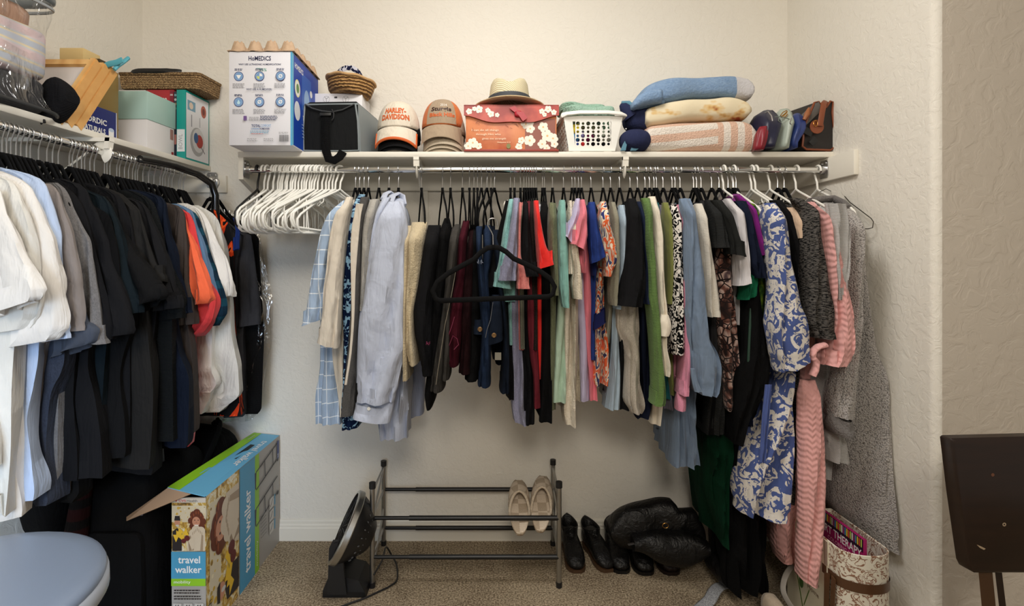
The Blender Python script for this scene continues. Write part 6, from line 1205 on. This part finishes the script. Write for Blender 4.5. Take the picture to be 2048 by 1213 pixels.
t = boot('beige fabric slipper under the pink robe', P(1548, 1130, 1.75).x, 1.80, .16, .030, .08, fab((176, 160, 140)), .1, simple((170, 160, 140)), 'slipper', False, 'slipper')
n = NT('grey_glitter', .5); n.col(n.ramp(n.noise(400, det=1), [(.4, lin((110, 112, 116))), (.6, lin((176, 178, 182)))])); GLT = n.m
pp = [P(1462, 1150, 1.955), P(1440, 1160, 1.935), P(1428, 1178, 1.90), P(1420, 1198, 1.87), P(1405, 1216, 1.845), P(1392, 1232, 1.82)]
tag(mk('belt', MB().tube(smooth([Vector((q.x, q.y, .012+.01*math.sin(i))) for i, q in enumerate(pp)]), .022, 10, r2=.003), GLT, angle=3), 'wide silver-grey fabric belt end lying on the carpet', 'belt')
# keepsake storage box with a colouring book
n = NT('damask_print', .45); no = n.noise(34, det=1.5, dist=2.6); n.col(n.ramp(no, [(.50, lin((226, 220, 204))), (.53, lin((132, 92, 70))), (.60, lin((150, 110, 86))), (.63, lin((226, 220, 204)))])); DMK = n.m
n = NT('cream_paper', .5); n.col(n.mix(n.noise(20, det=4), lin((206, 198, 172)), lin((226, 218, 196)))); CRP = n.m
t = thing('storage_box', 'floral keepsake box with brown ribbon and rounded end by the right wall', 'box', (1.18, 1.73, 0)); kx0, kx1, ky0, ky1, kh = 1.100, 1.258, 1.575, 1.885, .335
def stad(ins, z):
    r_ = (kx1-kx0)/2-ins; c = (kx0+kx1)/2; out = [Vector((c-r_*math.cos(a), ky0+.055-r_*.72*math.sin(a), z)) for a in [PI*k/16 for k in range(17)]]
    return out+[Vector((kx1-ins, ky0+.10, z)), Vector((kx1-ins, ky1-ins, z)), Vector((kx0+ins, ky1-ins, z)), Vector((kx0+ins, ky0+.10, z))]
mk('box_wall', MB().loft([stad(0, 0), stad(0, kh), stad(.003, kh+.002), stad(.006, kh), stad(.006, .01)], True, True), DMK, t, angle=.6)
mk('side_panel', MB().box((kx0-.0015, (ky0+.085+ky1)/2, kh/2), (.003, ky1-ky0-.087, kh-.004), 0), CRP, t)
mk('ribbon', MB().loft([[q+(q-Vector((1.18, 1.73, q.z))).normalized()*.0025 for q in stad(-.001, z)] for z in (.222, .252)], False, False), simple((84, 56, 36), .3), t, angle=3)
mk('ribbon_bow', MB().prism([(0, 0), (.024, -.004), (.016, -.11), (-.012, -.12)], (kx0-.006, ky0+.06, .242), (0, -.7, 0), (0, 0, 1), (-.003, 0, 0)).prism([(0, 0), (-.03, -.01), (-.035, -.15), (-.012, -.15)], (kx0-.006, ky0+.07, .242), (0, -.8, 0), (0, 0, 1), (-.003, 0, 0)), simple((92, 64, 42), .3), t)
mk('handle_slot', MB().prism([(.0, 0), (.085, 0), (.092, .007), (.085, .014), (0, .014), (-.007, .007)], (kx0-.003, 1.775, .286), (0, -1, 0), (0, 0, 1), (-.001, 0, 0)), simple((40, 30, 24), .6), t)
p = Print((kx0-.003, ky1, 0), (0, -1, 0), (0, 0, 1), t); BRW = pc((120, 96, 76)); p.rect(.206, .0, .222, .220, pc((150, 130, 116))); p.rect(.206, .254, .222, .332, pc((150, 130, 116)))
p.text('There is no', .120, .190, .09, .010, BRW, 0, -.0); p.text('Home like', .14, .165, .085, .012, BRW, 0); p.text('Home', .15, .13, .06, .016, BRW, 0)
for a in range(4): p.disc(.165+.010*math.cos(a*PI/2+.6), .206+.008*math.sin(a*PI/2+.6), .008, pc((150, 110, 70)), .006)
p.line(.10, .02, .06, .14, .006, pc((90, 120, 50))); p.disc(.055, .15, .016, pc((130, 70, 60)), .02); p.disc(.085, .12, .012, pc((70, 100, 50)), .02); p.line(.10, .05, .13, .12, .004, pc((90, 120, 50))); p.done()
mk('ribbon_handle', MB().tube(smooth([P(1590, 1125, 1.86), P(1572, 1150, 1.82), P(1566, 1180, 1.80), P(1578, 1208, 1.78), P(1600, 1235, 1.76)]), .010, 8, r2=.0014), simple((150, 144, 136), .5), t, angle=3)
t = thing('book', 'magenta colouring book with white title standing in the keepsake box', 'book', (1.168, 1.73, .09))
mk('cover', MB().box((1.168, 1.728, .245), (.012, .268, .262), .001), pc((150, 20, 88)), t)
p = Print((1.162, 1.862, .114), (0, -1, 0), (0, 0, 1), t); p.rect(0, .222, .268, .262, pc((40, 16, 40)))
for k in range(33): p.poly([(.003+.008*k, .236), (.008+.008*k, .236), (.008+.008*k, .258), (.0055+.008*k, .262), (.003+.008*k, .258)], pc([(230, 200, 60), (210, 80, 60), (180, 200, 90), (230, 226, 214), (150, 60, 120), (80, 140, 170)][k % 6]))
p.text('ART THERAPY', .165, .214, .195, .026, WH, .01); p.text('COLORING BOOK', .18, .188, .150, .013, pc((240, 170, 200)), .01); p.done()
# dark wooden chair back at the right edge
n = NT('dark_wood', .35); n.col(n.mix(n.noise(7, (1, 1, 9), 4), lin((20, 11, 8)), lin((42, 25, 16)))); n.b.inputs['Coat Weight'].default_value = .06; n.bump(n.noise(12, (1, 1, 12)), .15, .001); DW = n.m
t = thing('folding_table', 'dark wooden folding table with chipped top standing against the textured wall', 'table', (1.30, 1.25, 0)); CYq = 1.25
out = [(1899, 880), (1903, 877), (2100, 872), (2100, 1146), (1948, 1146), (1938, 1140), (1932, 1128), (1925, 1080), (1912, 990)]
fr = [P(x, y, CYq) for x, y in out]; m = MB()
inr = [q.lerp(Vector((1.33, CYq, .64)), .03)+Vector((0, -.004, 0)) for q in fr]
m.loft([[q+Vector((-.004, .022, 0)) for q in fr], fr, inr], True, True); mk('tabletop', m, DW, t, angle=.9)
mk('leg', MB().loft([[P(1957, 1146, CYq+.01), P(1985, 1146, CYq+.01), P(1985, 1146, CYq+.045), P(1957, 1146, CYq+.045)], [Vector((q.x+.045, q.y, 0)) for q in [P(1957, 1146, CYq+.01), P(1985, 1146, CYq+.01), P(1985, 1146, CYq+.045), P(1957, 1146, CYq+.045)]]]), simple((74, 50, 30), .4), t, smooth=False)
mk('leg', MB().loft([[P(1990, 1146, CYq+.03), P(2004, 1146, CYq+.03), P(2004, 1146, CYq+.06), P(1990, 1146, CYq+.06)], [Vector((q.x+.055, q.y, 0)) for q in [P(1990, 1146, CYq+.03), P(2004, 1146, CYq+.03), P(2004, 1146, CYq+.06), P(1990, 1146, CYq+.06)]]]), DW, t, smooth=False)
p = Print((fr[0].x, CYq-.004, 0), (1, 0, 0), (0, 0, 1), t); CH = pc((170, 150, 124)); x_, z_ = P(2005, 1048, CYq).x-fr[0].x, P(2005, 1048, CYq).z; p.ring(x_, z_, .002, .0045, CH); x_, z_ = P(1958, 1093, CYq).x-fr[0].x, P(1958, 1093, CYq).z
p.poly([(x_-.010, z_+.006), (x_, z_+.002), (x_+.012, z_-.004), (x_+.008, z_-.007), (x_-.002, z_-.002)], CH); p.disc(P(1982, 949, CYq).x-fr[0].x, P(1982, 949, CYq).z, .004, pc((110, 70, 50))); p.done()
# round stool at the left edge
t = thing('stool', 'round blue-grey plastic topped stool with pale legs at the left edge', 'stool', (-1.0, .95, 0)); n = NT('bluegrey_plastic', .32); n.col(lin((128, 142, 164))); n.bump(n.noise(260), .1, .0006); BG = n.m; sc_ = Vector((-1.0, .95, .60))
mk('seat', MB().lathe([(0, .020), (.20, .019), (.232, .016), (.243, .010), (.247, .0), (.244, -.008)], sc_, 64, cap0=True), BG, t, angle=3)
mk('seat_rim', MB().lathe([(.244, -.006), (.250, -.010), (.251, -.036), (.246, -.044), (.20, -.046), (.0, -.040)], sc_, 64), simple((166, 172, 182), .35), t, angle=3)
for a in (.55, 2.1, 3.7, 5.3): mk('leg', MB().tube([sc_+Vector((.205*math.cos(a), .205*math.sin(a), -.04)), Vector((sc_.x+.235*math.cos(a), sc_.y+.235*math.sin(a), 0))], .011, 12), simple((196, 190, 182), .35), t)
# black things in the left corner
t = thing('suitcase', 'black upright fabric suitcase in the dark left corner', 'suitcase', (-1.25, 1.85, 0)); SK = fab((11, 11, 12))
mk('body', MB().soft((-1.205, 1.84, .28), (.25, .36, .53), .28, 40, 20, .004, 8), SK, t); mk('front_pocket', MB().soft((-1.19, 1.655, .22), (.19, .03, .30), .3, 24, 12, .002), SK, t)
mk('handle', MB().tube([(-1.25, 1.80, .535), (-1.25, 1.80, .575), (-1.19, 1.80, .580), (-1.13, 1.80, .575), (-1.13, 1.80, .535)], .011, 10), BK, t)
for x in (-1.29, -1.12): mk('wheel', MB().tube([(x-.012, 1.70, .02), (x+.012, 1.70, .02)], .02, 14), BK, t)
p = Print((-1.10, 1.645, .38), (1, 0, 0), (0, 0, 1), t); p.text('25', .0, .055, .022, .018, pc((120, 120, 124)), .01); p.done()
t = thing('duffel_bag', 'black duffel slumped on the suitcase behind the walker carton', 'bag', (-1.2, 2.1, .3)); mk('body', MB().soft((-1.20, 2.12, .40), (.30, .30, .30), .6, 30, 16, .02, 6), SK, t)
mk('strap', MB().tube(smooth([Vector(q) for q in ((-1.08, 1.98, .45), (-1.06, 2.05, .56), (-1.10, 2.14, .58), (-1.16, 2.2, .54))]), .004, 8, r2=.014), SK, t)
t = thing('umbrella', 'folded dark umbrella with dull red panels leaning in the corner', 'umbrella', (-1.30, 1.62, 0))
mk('canopy', MB().tube([(-1.345, 1.60, .05), (-1.33, 1.61, .12), (-1.30, 1.63, .30), (-1.285, 1.65, .52), (-1.28, 1.66, .62)], [.008, .030, .036, .026, .012], 16), fab((38, 14, 14), 'tartan', (14, 12, 12)), t, angle=3)
mk('shaft', MB().tube([(-1.346, 1.60, .0), (-1.28, 1.66, .62), (-1.27, 1.67, .74)], .005, 8), BK, t); mk('handle', MB().tube([(-1.27, 1.67, .72), (-1.265, 1.675, .80)], .012, 12), BK, t)
tag(mk('garment_bag', MB().soft((-1.42, 1.80, .62), (.16, .40, .55), .5, 30, 16, .02, 5), SK), 'black coat bag filling the corner below the dark tees', 'garment bag')
for o in bpy.data.objects:
    if '_y' in o: del o['_y']
